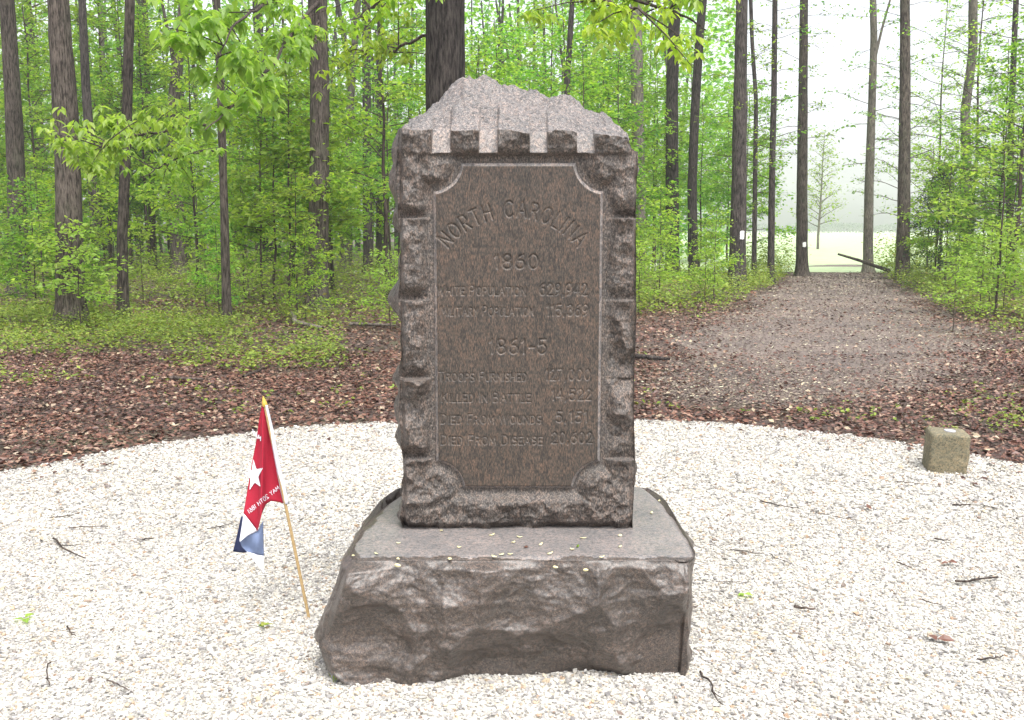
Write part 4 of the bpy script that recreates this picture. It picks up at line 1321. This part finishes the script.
mb.add(*seedlings(4200, (-60, 420), (15.5, 30), 73, patchy(0.4, -0.05, 74), h=(0.12, 0.6), leaf=(0.04, 0.085)))
mb.add(*seedlings(2400, (-60, 460), (28, 48), 75, None, h=(0.2, 0.9), leaf=(0.07, 0.12)))
mb.add(*seedlings(3300, (600, 790), (17, 33), 76, patchy(0.4, -0.2, 77), h=(0.12, 0.7), leaf=(0.04, 0.09)))
mb.add(*seedlings(2200, (820, 1080), (18, 36), 78, patchy(0.4, -0.1, 79), h=(0.12, 0.7), leaf=(0.04, 0.09)))
mb.add(*seedlings(9000, (560, 1100), (14, 34), 83, lambda x, d, g: (path_dist(x, d) < 1.9) & (x > 2.0 + .1 * d) & (g.uniform(0, 1, len(x)) < .25 + .75 * (d - 14) / 18), h=(.05, .45), leaf=(.035, .08)))
mb.add(*seedlings(900, (740, 1000), (33.5, 38), 82, None, h=(.3, 1.5), nleaf=(10, 26), leaf=(.06, .12)))
mb.add(*seedlings(2600, (-80, 1100), (7.5, 13), 80, patchy(0.9, 0.32, 81), h=(0.02, 0.08), nleaf=(4, 9), leaf=(0.02, 0.05)))
tag(link('undergrowth', mb.mesh('undergrowth', [M['leaf_low']])), 'low yellow-green seedlings and ground cover under the trees', 'undergrowth', kind='stuff')

def litter(n, d_rng, seed, leaf, inpath=0.35, edge=True):
    g = np.random.default_rng(seed)
    px = g.uniform(-140, 1164, n); d = np.sqrt(g.uniform(d_rng[0] ** 2, d_rng[1] ** 2, n))
    x = (px - 512) / 1000 * d
    r = np.hypot(x - GC[0], d - GC[1]); a = np.arctan2(d - GC[1], x - GC[0])
    ok = r > edge_r(a) - 0.05 + 0.10 * np.abs(g.normal(0, 1, n)) * np.where(g.uniform(0, 1, n) < .10, -3.5, 1)
    pd = path_dist(x, d)
    ok &= (pd > 0.95 + 0.25 * g.normal(0, 1, n)) | (g.uniform(0, 1, n) < inpath)
    ok &= (d < 37) | (x < 5)
    x, d = x[ok], d[ok]; n = len(x)
    L = g.uniform(*leaf, n)
    pos = np.stack([x, d, np.maximum(hz(x, d), 0) + 0.004 + g.uniform(0, .022, n)], 1)
    th = g.uniform(0, 6.283, n)
    dr = np.stack([np.cos(th), np.sin(th), g.normal(0, .22, n)], 1)
    up = np.array([0, 0, 1.0])[None] + g.normal(0, .38, (n, 3))
    return leaf_verts(pos, dr, up, L, L * g.uniform(.4, .75, n), .0 + .14, 4)
mb = MB()
mb.add(*litter(95000, (5.4, 12.5), 91, (0.022, 0.066), 0.13))
mb.add(*litter(66000, (12, 22), 92, (0.03, 0.08), 0.13))
mb.add(*litter(36000, (21, 44), 93, (0.05, 0.11), 0.12))
tag(link('leaf_litter', mb.mesh('leaf_litter', [M['litter']])), 'wet red-brown fallen leaves carpeting the forest floor', 'leaf litter', kind='stuff')
def chips(n, seed):
    g = np.random.default_rng(seed)
    k = g.integers(0, len(pcs) - 12, n)
    o = g.uniform(-1.15, 1.15, n) * pcs[k, 2]
    x = pcs[k, 0] + nv[k, 0] * o + g.normal(0, .25, n); y = pcs[k, 1] + nv[k, 1] * o + g.normal(0, .25, n)
    ok = (np.hypot(x - GC[0], y - GC[1]) > 4.35) & (y < 36)
    x, y = x[ok], y[ok]; n = len(x)
    L = g.uniform(.012, .038, n) * (0.6 + y / 22)
    th = g.uniform(0, 6.283, n)
    return leaf_verts(np.stack([x, y, hz(x, y) + .010 + g.uniform(0, .008, n)], 1), np.stack([np.cos(th), np.sin(th), g.normal(0, .1, n)], 1),
                      np.array([0, 0, 1.0])[None] + g.normal(0, .2, (n, 3)), L, L * g.uniform(.4, .9, n), .1, 4)
tag(link('path_litter', make_mesh('path_litter', *chips(52000, 95), M['path_bits'])), 'small chips and petals strewn over the trodden path', 'leaf litter', kind='stuff')

def debris(n, seed):
    g = np.random.default_rng(seed)
    a = g.uniform(0, 6.283, n); rr = edge_r(a) * (1 - np.abs(g.normal(0, .33, n)) * .9)
    ok = rr > 0
    x, y = GC[0] + rr * np.cos(a), GC[1] + rr * np.sin(a)
    ok &= ~in_base(x, y, .03) & (y > 2.5)
    x, y = x[ok], y[ok]; n = len(x)
    L = g.uniform(.008, .045, n) * g.uniform(.4, 1, n); th = g.uniform(0, 6.283, n)
    W = np.where(g.uniform(0, 1, n) < .6, .14, .5) * L
    return leaf_verts(np.stack([x, y, .02 + g.uniform(0, .006, n)], 1), np.stack([np.cos(th), np.sin(th), g.normal(0, .1, n)], 1), np.array([0, 0, 1.0])[None] + g.normal(0, .25, (n, 3)), L, W, .1, 4)
tag(link('leaf_crumbs', make_mesh('leaf_crumbs', *debris(2600, 97), M['path_bits'])), 'crumbs of leaves and bark speckling the white gravel', 'debris', kind='stuff')

# ------------------------------------------------------------------ stone post
x0, y0 = on_z(950.5, 474)
post = thing('stone_post', 'short squat mossy stone post at the edge of the white gravel', 'post', (x0, y0 + 0.1, 0))
P, Q = box_shell(26, 26, 30)
hw_ = 0.118
X = P[:, 0] * hw_; Y = (P[:, 1] - .5) * 2 * hw_; Z = P[:, 2] * 0.262
# rounded edges, uneven faces
q3 = np.stack([X, Y, Z], 1)
c = np.stack([np.clip(X, -hw_ + .018, hw_ - .018), np.clip(Y, -hw_ + .018, hw_ - .018), np.clip(Z, -1, .262 - .018)], 1)
dvec = q3 - c
ln = np.linalg.norm(dvec, axis=1)[:, None]
q3 = c + np.where(ln > 1e-9, dvec / np.maximum(ln, 1e-9) * np.minimum(ln, .018), 0)
nrm = np.stack([X / hw_, Y / hw_, np.where(P[:, 2] > .99, 1, 0)], 1)
q3 = q3 + nrm * (0.006 * fbm(q3 * 14, 3, 4) + 0.002 * fbm(q3 * 60, 3, 6))[:, None]
q3[:, 2] -= 0.05 * (P[:, 2] < .01)
pb = link('block', make_mesh('block', q3, Q, M['post_stone'], smooth=True), post)
V_, F_ = tube([(0.01, 0, .262), (0.01, 0, .268), (0.01, 0, .2695), (0.01, 0, .2696)], [.036, .036, .033, .0005], 20)
link('survey_disc', make_mesh('survey_disc', V_, F_, M['disc'], smooth=False), pb)
post.rotation_euler = (R(1.5), R(2.5), R(-13))

# ------------------------------------------------------------------ flag
YF = on_z(310, 619)[1]
def fp(px, py, dy=0.0):
    x_, z_ = on_y(px, py, YF + dy)
    return np.array([x_, YF + dy, z_])
s0 = fp(310, 619); s1 = fp(263.0, 396)
s0[2] = -0.02
flag = thing('small_flag', 'small red, white and blue flag on a leaning stick in the gravel', 'flag', (s0[0], s0[1], 0))
def rel(V_):
    return np.asarray(V_) - np.array([s0[0], s0[1], 0])
stp = np.array([s0 + (s1 - s0) * t for t in np.linspace(0, .965, 10)])
V_, F_ = tube(rel(stp), [.0062] * 10, 10)
link('staff', make_mesh('staff', V_, F_, M['staff_wood'], smooth=True), flag)
sp = np.array([s0 + (s1 - s0) * t for t in (.955, .962, .972, .985, 1.0)])
V_, F_ = tube(rel(sp), [.0075, .012, .0095, .006, .001], 10)
link('finial', make_mesh('finial', V_, F_, M['gilt'], smooth=True), flag)

def curve(pts, n):
    pts = np.array(pts, float)
    l_ = np.concatenate([[0], np.cumsum(np.linalg.norm(np.diff(pts, axis=0), axis=1))])
    t = np.linspace(0, l_[-1], n)
    return np.stack([np.interp(t, l_, pts[:, k]) for k in range(pts.shape[1])], 1)
def coons(top_, bot, left_, right_, nu, nv_):
    """(px, py, depth) boundary polylines to a grid"""
    c0, c1 = curve(top_, nu), curve(bot, nu); d0, d1 = curve(left_, nv_), curve(right_, nv_)
    u = np.linspace(0, 1, nu)[None, :, None]; v = np.linspace(0, 1, nv_)[:, None, None]
    S = (1 - v) * c0[None] + v * c1[None] + (1 - u) * d0[:, None] + u * d1[:, None] - ((1 - u) * (1 - v) * c0[0] + u * (1 - v) * c0[-1] + (1 - u) * v * c1[0] + u * v * c1[-1])
    return S
cl = MB()
def patch(S, mi, ripple=None):
    nv_, nu = S.shape[:2]
    if ripple is not None:
        u = np.linspace(0, 1, nu)[None, :]; v = np.linspace(0, 1, nv_)[:, None]
        S = S.copy(); S[:, :, 2] += ripple(u, v)
    V_ = np.array([fp(a, b_, dy) for a, b_, dy in S.reshape(-1, 3)])
    i = (np.arange(nv_ - 1)[:, None] * nu + np.arange(nu - 1)[None]).ravel()
    F_ = np.stack([i, i + nu, i + nu + 1, i + 1], 1)
    cl.add(rel(V_), F_, mi)
    return S
def rip(u, v):
    return 0.020 * np.sin(u * 7.5 + 0.6) * np.minimum(1, v * 2.5) + 0.008 * np.sin(u * 13 + v * 4) * v
RED = patch(coons([(262, 405, 0), (264.5, 405, 0)], [(243.5, 513, -.01), (257.5, 531, -.03), (262, 513, -.01), (266, 504, 0), (271, 501, .0), (278, 502, 0), (283.5, 503.5, -.0)],
                  [(262, 405, 0), (258.5, 424, 0), (256.5, 440, 0), (252.5, 460, .0), (247.5, 489, 0), (243.5, 513, -.01)],
                  [(264.5, 405, 0), (269, 430, 0), (275, 462, 0), (280, 489, 0), (283.5, 503.5, 0)], 34, 44), 0, rip)
patch(coons([(264.5, 405, 0), (267.5, 405, 0)], [(283.5, 503.5, 0), (289, 504.5, 0)], [(264.5, 405, 0), (269, 430, 0), (275, 462, 0), (280, 489, 0), (283.5, 503.5, 0)],
            [(267.5, 405, 0), (273.5, 430, 0), (279.5, 462, 0), (286, 489, 0), (289, 504.5, 0)], 6, 24), 1, lambda u, v: 0.01 * np.sin(u * 3.14) * -1 + 0 * v + .005 * np.sin(v * 9))
patch(coons([(243.5, 513, .0), (257.5, 531, -.012)], [(239.5, 541, -.03), (240, 542, -.03)], [(243.5, 513, .0), (241.5, 528, -.01), (239.5, 541, -.03)], [(257.5, 531, -.012), (248, 535, -.03), (240, 542, -.03)], 14, 14), 1,
      lambda u, v: -.012 * np.sin(u * 3.14) * (1 - v))
patch(coons([(239.8, 541.5, -.03), (248, 535.5, -.025), (257.5, 531, -.008), (263, 521, .0)], [(246.5, 551.5, -.012), (254, 553.5, .0), (264, 556, .01)], [(239.8, 541.5, -.03), (242, 547, -.02), (246.5, 551.5, -.012)],
            [(263, 521, 0), (263.5, 538, .0), (264, 556, .01)], 18, 14), 2, lambda u, v: .012 * np.sin(u * 7) * np.sin(v * 3.0))
patch(coons([(246.5, 551.5, -.012), (254, 553.5, .0), (264, 556, .01)], [(262.5, 571, 0), (264, 574, .0)], [(246.5, 551.5, -.012), (254, 561, 0), (262.5, 571, 0)], [(264, 556, .01), (264, 574, 0)], 12, 10), 1)
patch(coons([(241, 517, .02), (243.5, 516, .02)], [(233, 551.5, .03), (240, 552.5, .02), (247, 552.5, .01)], [(241, 517, .02), (237, 535, .025), (233, 551.5, .03)], [(243.5, 516, .02), (243, 535, .015), (247, 552.5, .01)], 12, 14), 3,
      lambda u, v: .008 * np.sin(u * 6) * v)
cloth = link('cloth', cl.mesh('cloth', [M['flag_red'], M['flag_white'], M['flag_blue'], M['flag_navy']], True), flag)
md = cloth.modifiers.new('thickness', 'SOLIDIFY'); md.thickness = 0.0012; md.offset = 0
# emblem and lettering printed on the red: projected on to the folds, a hair in front
Rp = RED.reshape(-1, 3)
def on_red(px, py):
    d_ = np.hypot(Rp[:, 0] - px, Rp[:, 1] - py)
    k = np.argsort(d_)[:4]
    w = 1 / (d_[k] + .3)
    return fp(px, py, float((Rp[k, 2] * w).sum() / w.sum()) - 0.0055)
star_c = (254.3, 475.5)
star = []
for k in range(10):
    a = R(-100 + 36 * k); rr = 16.5 if k % 2 == 0 else 7.0
    star.append((star_c[0] + rr * .58 * math.cos(a) - .05 * rr * math.sin(a), star_c[1] + rr * math.sin(a)))
ring = curve(star + star[:1], 51)[:-1]
V_ = [rel(on_red(*star_c))] + [rel(on_red(star_c[0] + (p[0] - star_c[0]) * f, star_c[1] + (p[1] - star_c[1]) * f)) for f in (.33, .66, 1.0) for p in ring]
F3 = [(0, 1 + k, 1 + (k + 1) % 50) for k in range(50)]
F4 = [(1 + j * 50 + k, 1 + (j + 1) * 50 + k, 1 + (j + 1) * 50 + (k + 1) % 50, 1 + j * 50 + (k + 1) % 50) for j in range(2) for k in range(50)]
link('star', make_mesh('star', np.array(V_), [np.array(F3), np.array(F4)], M['flag_white'], smooth=True), cloth)
tb = MB()
def flag_text(s, start, dirv, up, h, w=.5):
    """strokes as flat ribbons; the picture sees the cloth's back, so the text runs mirrored from the stick"""
    d_ = np.array(dirv) / np.hypot(*dirv); u_ = np.array(up) / np.hypot(*up)
    x = 0
    for c in s:
        if c == ' ': x += h * .5; continue
        gw, st = GL[c]
        for pl_ in st:
            q = curve([(start[0] + d_[0] * (x + p[0] * h) + u_[0] * p[1] * h, start[1] + d_[1] * (x + p[0] * h) + u_[1] * p[1] * h) for p in pl_], max(4, 3 * len(pl_)))
            nn = np.gradient(q, axis=0); nn = np.stack([-nn[:, 1], nn[:, 0]], 1); nn /= np.linalg.norm(nn, axis=1)[:, None] + 1e-9
            a_, b_ = q + nn * w / 2, q - nn * w / 2
            V_ = [rel(on_red(*p)) for p in a_] + [rel(on_red(*p)) for p in b_]
            m_ = len(q)
            tb.add(np.array(V_), np.array([(k, k + 1, m_ + k + 1, m_ + k) for k in range(m_ - 1)]))
        x += gw * h + .22 * h
flag_text('MAY 20TH 1861', (279.5, 489), (-.76, .62), (-.5, -.86), 4.2, .58)
flag_text('MAY', (260.5, 441), (-.45, -.4), (.1, -1), 4.4, .8)
link('lettering', tb.mesh('lettering', [M['flag_white']]), cloth)

# ------------------------------------------------------------------ twigs, petals, stray leaves, tufts
def stick(p0, p1, r, seed, label, name='twig', mat='twig', cat='twig', group=None, z=0.016, knots=3, side=True):
    g = np.random.default_rng(seed)
    a = np.array([*on_z(*p0), z]); b_ = np.array([*on_z(*p1), z])
    n = 9
    pt = a[None] + (b_ - a)[None] * np.linspace(0, 1, n)[:, None]
    ln_ = np.linalg.norm(b_ - a)
    off = np.cumsum(g.normal(0, ln_ * .022, (n, 2)), axis=0); off -= off[0] + (off[-1] - off[0]) * np.linspace(0, 1, n)[:, None]
    pt[:, :2] += off
    pt[:, 2] += r + g.uniform(0, .006, n)
    if z > 0 and p0[1] < 420: pt[:, 2] += np.maximum(0, hz(pt[:, 0], pt[:, 1]))
    c0 = pt[n // 2].copy(); c0[2] = 0
    mb = MB()
    mb.add(*tube(pt - c0, r * np.linspace(1.0, .55, n) * g.uniform(.85, 1.15, n), 7))
    if side and ln_ > .1:
        k = g.integers(3, 6); dd = unit((b_ - a) + g.normal(0, .4, 3) * ln_ * np.array([1, 1, 0]))
        mb.add(*tube(np.array([pt[k] - c0, pt[k] - c0 + dd * ln_ * .14, pt[k] - c0 + dd * ln_ * .24 + [0, 0, .004]]), [r * .6, r * .45, r * .2], 5))
    t = link(name, mb.mesh(name, [M[mat]], True), None, c0)
    return tag(t, label, cat, group)
TW = 'twigs lying on the white gravel'
c6 = lambda x, y: (700 + x / 3, 480 + y / 3)
c7 = lambda x, y: (x / 2.666, 450 + y / 2.666)
sticks = [
 (c6(180, 75), c6(295, 97), .006, 'long thin dark twig on the gravel right of the slab'),
 (c6(590, 14), c6(705, 24), .004, 'thin twig on the gravel just below the stone post'),
 (c6(757, 88), c6(810, 86), .009, 'short thick dark stick below and right of the stone post'),
 (c6(850, 87), c6(912, 103), .004, 'thin pale twig near the right border below the stone post'),
 (c6(90, 221), c6(192, 236), .004, 'fine bent twig on the gravel right of the base block'),
 (c6(208, 232), c6(276, 266), .004, 'slanting fine twig next to the fine bent twig'),
 (c6(282, 397), c6(346, 405), .010, 'short stubby brown stick on the gravel right of the base block'),
 (c6(765, 321), c6(892, 309), .010, 'thickest dark stick on the gravel at the right'),
 (c6(665, 375), c6(727, 388), .005, 'thin dark twig left of and below the thickest dark stick'),
 (c6(330, 105), c6(468, 131), .0035, 'very fine long twig on the gravel below the long thin dark one'),
 (c6(703, 190), c6(750, 196), .007, 'short brown stick between the thick dark stick and the stone post'),
 (c6(588, 260), c6(634, 276), .006, 'short grey-brown stick on open gravel at the right'),
 (c6(830, 556), c6(908, 545), .006, 'dark twig near the bottom right corner'),
 (c6(0, 590), c6(68, 697), .006, 'long dark twig running from the right foot of the base block'),
 (c6(50, 318), c6(142, 321), .003, 'faint thin twig right of the base block, above a green sprig'),
 (c7(143, 247), c7(229, 303), .009, 'thick dark knobbly stick on the gravel at the left'),
 (c7(132, 192), c7(213, 180), .005, 'thin twig above the thick knobbly stick at the left'),
 (c7(185, 218), c7(288, 214), .005, 'long thin twig right of and above the thick knobbly stick'),
 (c7(180, 486), c7(202, 511), .006, 'short dark twig near the green leaf at the lower left'),
 (c7(285, 630), c7(356, 661), .004, 'fine twig at the bottom left of the gravel'),
 (c7(136, 580), c7(133, 642), .005, 'upright-lying brown twig at the bottom left of the gravel'),
 (c7(553, 221), c7(618, 207), .004, 'thin twig on the gravel left of the flag'),
 (c7(380, 250), c7(412, 246), .006, 'short dark stub on the gravel, left wing'),
]
for k, (a, b_, r, lb) in enumerate(sticks):
    stick(a, b_, r * .62, 400 + k, lb, group=TW)
LT = 'sticks lying in the leaf litter'
stick((170, 381.5), (204, 383), .02, 430, 'dark straight stick in the leaf litter at the left', 'fallen_stick', 'twig', 'stick', LT)
stick((243, 380), (263, 372), .016, 431, 'thin slanting stick in the leaf litter above the flag', 'fallen_stick', 'twig', 'stick', LT)
stick((632, 360), (670, 363), .03, 432, 'dark stick in the leaf litter right of the monument', 'fallen_stick', 'bark_dark', 'stick', LT)
stick((292, 317), (323, 334), .045, 433, 'bleached fallen branch at the wood edge left of the monument', 'fallen_branch', 'dry_wood', 'branch', LT)
stick((350, 327), (396, 328), .03, 434, 'thin bleached branch lying at the wood edge beside the monument', 'fallen_branch', 'dry_wood', 'branch', LT)
# leaning log right of the path mouth
xa, za = on_y(838, 254, 33.0); xb, zb = on_y(890, 271, 32.0)
pt = np.array([(xa, 33.0, za), (xa * .6 + xb * .4, 32.6, za * .6 + zb * .4 + .02), (xb, 32.0, max(zb, .12))])
c0 = np.array([xb, 32.0, 0])
V_, F_ = tube(curve(pt - c0, 14), np.linspace(.035, .065, 14), 10, wob=.08, rng=np.random.default_rng(2))
tag(link('fallen_log', make_mesh('fallen_log', V_, F_, M['bark'], smooth=True), None, c0), 'fallen log propped in the brush right of the path mouth', 'log')

def petal(px, py, label, group, z=BASE_H, onface=False, mat='petal', L=.021, name='petal', cat='petal', seed=0):
    g = np.random.default_rng(seed)
    if onface:
        x_, z_ = on_y(px, py, Y_BASE - .028)
        c0 = (x_, Y_BASE - .030, z_)
    else:
        x_, y_ = on_z(px, py, z)
        c0 = (x_, y_, z + .003)
    a = g.uniform(0, 6.283)
    n = 10
    V_ = [(0, 0, .0012)]
    Ls, Ws = L * g.uniform(.75, 1.2), L * g.uniform(.4, .65)
    for k in range(n):
        th = 6.283 * k / n
        x, y = Ls / 2 * math.cos(th), Ws / 2 * math.sin(th) * (1 - .25 * math.cos(th))
        V_.append((x, y, .0035 * (x / Ls * 2) ** 2 + .002 * abs(y / Ws)))
    for v in list(V_): V_.append((v[0] * .97, v[1] * .97, v[2] - .0012))
    F_ = [(0, 1 + k, 1 + (k + 1) % n) for k in range(n)] + [(n + 1, n + 2 + (k + 1) % n, n + 2 + k) for k in range(n)]
    F4_ = [(1 + k, n + 2 + k, n + 2 + (k + 1) % n, 1 + (k + 1) % n) for k in range(n)]
    o = link(name, make_mesh(name, np.array(V_), [np.array(F_), np.array(F4_)], M[mat], smooth=True), None, c0)
    o.rotation_euler = (R(75) if onface else g.normal(0, .1), g.normal(0, .1), a if not onface else g.normal(0, .3))
    return tag(o, label, cat, group)
cb = lambda x, y: (300 + x / 2.438, 470 + y / 2.438)
PG = 'cream petals scattered on the ledge of the base block'
pts_ = [(468, 160), (535, 165), (520, 178), (388, 190), (240, 180), (186, 206), (130, 211), (239, 219), (366, 219), (473, 213), (491, 208), (513, 207), (587, 183), (663, 195), (780, 189), (780, 162), (736, 214), (203, 60), (857, 106), (875, 77), (912, 103), (345, 150), (610, 205), (690, 168)]
for k, (a, b_) in enumerate(pts_):
    petal(*cb(a, b_), 'tiny cream petal lying loose on the flat ledge of the base block', PG, seed=500 + k)
for k, (a, b_) in enumerate([(623, 236), (697, 243), (387, 310), (460, 292), (680, 323), (239, 232)]):
    petal(*cb(a, b_), 'tiny cream petal stuck to the rough front of the base block', 'cream petals stuck to the front of the base block', onface=True, seed=540 + k)
petal(*cb(677, 188), 'single green leaf scrap on the ledge of the base block', None, mat='leaf_bright', L=.02, name='leaf_scrap', cat='leaf', seed=561)
petal(*cb(550, 190), 'small brown leaf scrap on the ledge of the base block', None, mat='litter', L=.022, name='leaf_scrap', cat='leaf', seed=562)

def ground_leaf(px, py, label, seed, mat='leaf_bright', L=.07, k=3):
    g = np.random.default_rng(seed)
    x_, y_ = on_z(px, py)
    a = g.uniform(0, 6.28) + np.arange(k) * 2.1
    d_ = np.stack([np.cos(a), np.sin(a), np.full(k, .12)], 1)
    lv = leaf_verts(np.tile([0, 0, .02], (k, 1)) + g.normal(0, .004, (k, 3)), d_, np.array([[0, 0, 1.0]] * k) + g.normal(0, .3, (k, 3)), np.full(k, L), np.full(k, L * .6), .15, 8)
    o = link('fallen_leaf', make_mesh('fallen_leaf', *lv, M[mat]), None, (x_, y_, 0.004))
    return tag(o, label, 'leaf')
ground_leaf(24, 624, 'bright green fallen leaf on the gravel at the lower left', 1, L=.05)
ground_leaf(743, 599, 'small green sprig on the gravel right of the base block', 2, L=.04)
ground_leaf(265, 631, 'small olive weed on the gravel near the stick of the flag', 3, 'leaf_low', .035, 5)
ground_leaf(938, 646, 'curled brown leaf on the gravel at the lower right', 4, 'litter', .06, 2)
ground_leaf(866, 511, 'small red-brown leaf on the gravel below the stone post', 5, 'litter', .05, 2)
ground_leaf(947, 567, 'tan leaf scrap on the gravel beside the thickest dark stick', 6, 'litter', .045, 2)
def tuft(px, py, label, seed, n=40, h=.06):
    g = np.random.default_rng(seed)
    x_, y_ = on_z(px, py)
    a = g.uniform(0, 6.283, n)
    pos = np.stack([g.normal(0, .03, n), g.normal(0, .012, n), np.full(n, .0)], 1)
    d_ = np.stack([np.cos(a) * .6, np.sin(a) * .6, np.ones(n)], 1)
    L = h * g.uniform(.4, 1.2, n)
    lv = leaf_verts(pos, d_, np.stack([np.cos(a), np.sin(a), 0 * a], 1) * -1 + .01, L, np.full(n, .006), .1, 4)
    return tag(link('grass_tuft', make_mesh('grass_tuft', *lv, M['leaf_low']), None, (x_, y_, .004)), label, 'grass')
tuft(345, 682, 'little grass tuft at the left foot of the base block', 1)
tuft(359, 681, 'tiny green weed against the front of the base block, left end', 2, 14, .045)

# ------------------------------------------------------------------ individual small plants near the wood edge
sapling(7, 75, 15.0, 0.75, 'bright-leaved seedling in front of the thickest left trunk', cat='seedling', name='seedling')
sapling(7, 55, 15.6, 0.8, 'seedling with a pale drooping leaf fan just left of the thickest left trunk', cat='seedling', name='seedling')
sapling(7, 958, 15.2, 0.55, 'low bright green seedling on the leaf litter right of the path', cat='seedling', name='seedling')
sapling(7, 985, 18.0, 0.7, 'bright green seedling near the right border beside the path', cat='seedling', name='seedling')
sapling(7, 640, 18.0, 0.6, 'yellow-green seedling beside the right flank of the monument', cat='seedling', name='seedling')

# cedar at the right
def cedar():
    g = np.random.default_rng(9)
    d = 30.5
    x_ = (937 - 512) / 1000 * d
    t = thing('cedar_tree', 'small dark evergreen cedar behind the bright saplings at the right', 'tree', (x_, d, 0))
    H = 3.4
    V_, F_ = tube([(0, 0, -.1), (0.03, 0, H * .5), (0, 0, H)], [.06, .04, .01], 8)
    link('trunk', make_mesh('trunk', V_, F_, M['bark_dark'], smooth=True), t)
    LP, LD, LL = [], [], []
    for k in range(110):
        f = g.uniform(.12, 1); a = g.uniform(0, 6.283); ln_ = 1.25 * (1 - f) ** .7 + .15
        dr = np.array([math.cos(a), math.sin(a), .12])
        for s in np.linspace(.2, 1, 16):
            p = np.array([0, 0, f * H]) + dr * ln_ * s - np.array([0, 0, .15 * s * s])
            for _ in range(3):
                LP.append(p + g.normal(0, .04, 3)); LD.append(dr + g.normal(0, .7, 3)); LL.append(g.uniform(.07, .16))
    LL = np.array(LL)
    link('crown', make_mesh('crown', *leaf_verts(np.array(LP), np.array(LD), g.normal(0, .5, (len(LP), 3)) + [0, 0, 1], LL, LL * .3, .1, 4), M['leaf_dark']), t)
cedar()
# pale tree out in the mist
def mist_tree():
    pl = Plant(700, 8.5, .10, 44, .2, 2.0, .20, 7, up=.75, twig_n=8, spread=.5)
    w, li, cr = plant_meshes(pl, 'tree', M['bark_grey'], M['leaf_yellow'])
    d = 74.0
    t = thing('tree', 'pale misty young tree alone in the meadow beyond the path mouth', 'tree', ((816 - 512) / 1000 * d, d, 0))
    for nm, me in (('trunk', w), ('limbs', li), ('crown', cr)): link(nm, me, t)
mist_tree()

# labels of the saplings from their neighbours
seen = {}
for t, px, d, H, k in SAPS:
    if t['label'] != 'sapling': continue
    size = 'tall' if H > 6 else ('mid-height' if H > 3.6 else 'low')
    tint = 'yellow-green' if k in (5, 6) else ('bright-leaved' if k == 7 else 'green')
    rel_, anc = anchor_phrase(px, d)
    lb = f'{size} {tint} sapling {rel_} {anc}'
    if d > 34: lb = 'distant ' + lb
    t['label'] = lb
    t['group'] = 'saplings of the understory'

by_label = {}
for q in SAPS:
    by_label.setdefault(q[0]['label'], []).append(q)
for lb, qs in by_label.items():
    if len(qs) == 2:
        a, b_ = sorted(qs, key=lambda q: q[2])
        a[0]['label'] = 'nearer ' + lb; b_[0]['label'] = 'farther ' + lb
    elif len(qs) > 2:
        qs.sort(key=lambda q: q[1])
        for w_, q in zip(['leftmost'] + ['second-from-left', 'third-from-left', 'fourth-from-left', 'fifth-from-left', 'sixth-from-left', 'seventh-from-left'][:len(qs) - 2] + ['rightmost'], qs):
            q[0]['label'] = w_ + ' ' + lb
for q in SAPS:
    w_ = q[0]['label'].split()
    if len(w_) > 16: q[0]['label'] = ' '.join(w_[:16])

# ------------------------------------------------------------------ haze
HZ_D = 0.0010
V_ = np.array([(x, y, z) for z in (-1.5, 26) for x, y in ((-330, -60), (330, -60), (330, 560), (-330, 560))], float)
F_ = np.array([(0, 3, 2, 1), (4, 5, 6, 7), (0, 1, 5, 4), (1, 2, 6, 5), (2, 3, 7, 6), (3, 0, 4, 7)])
hm = bpy.data.materials.new('haze'); hm.use_nodes = True
hn_ = hm.node_tree.nodes; hn_.clear()
pv = hn_.new('ShaderNodeVolumePrincipled'); pv.inputs['Color'].default_value = (.93, .95, .97, 1); pv.inputs['Density'].default_value = HZ_D
pv.inputs['Anisotropy'].default_value = 0.2
ho = hn_.new('ShaderNodeOutputMaterial'); hm.node_tree.links.new(pv.outputs[0], ho.inputs['Volume'])
tag(link('haze', make_mesh('haze', V_, F_, hm)), kind='stuff')
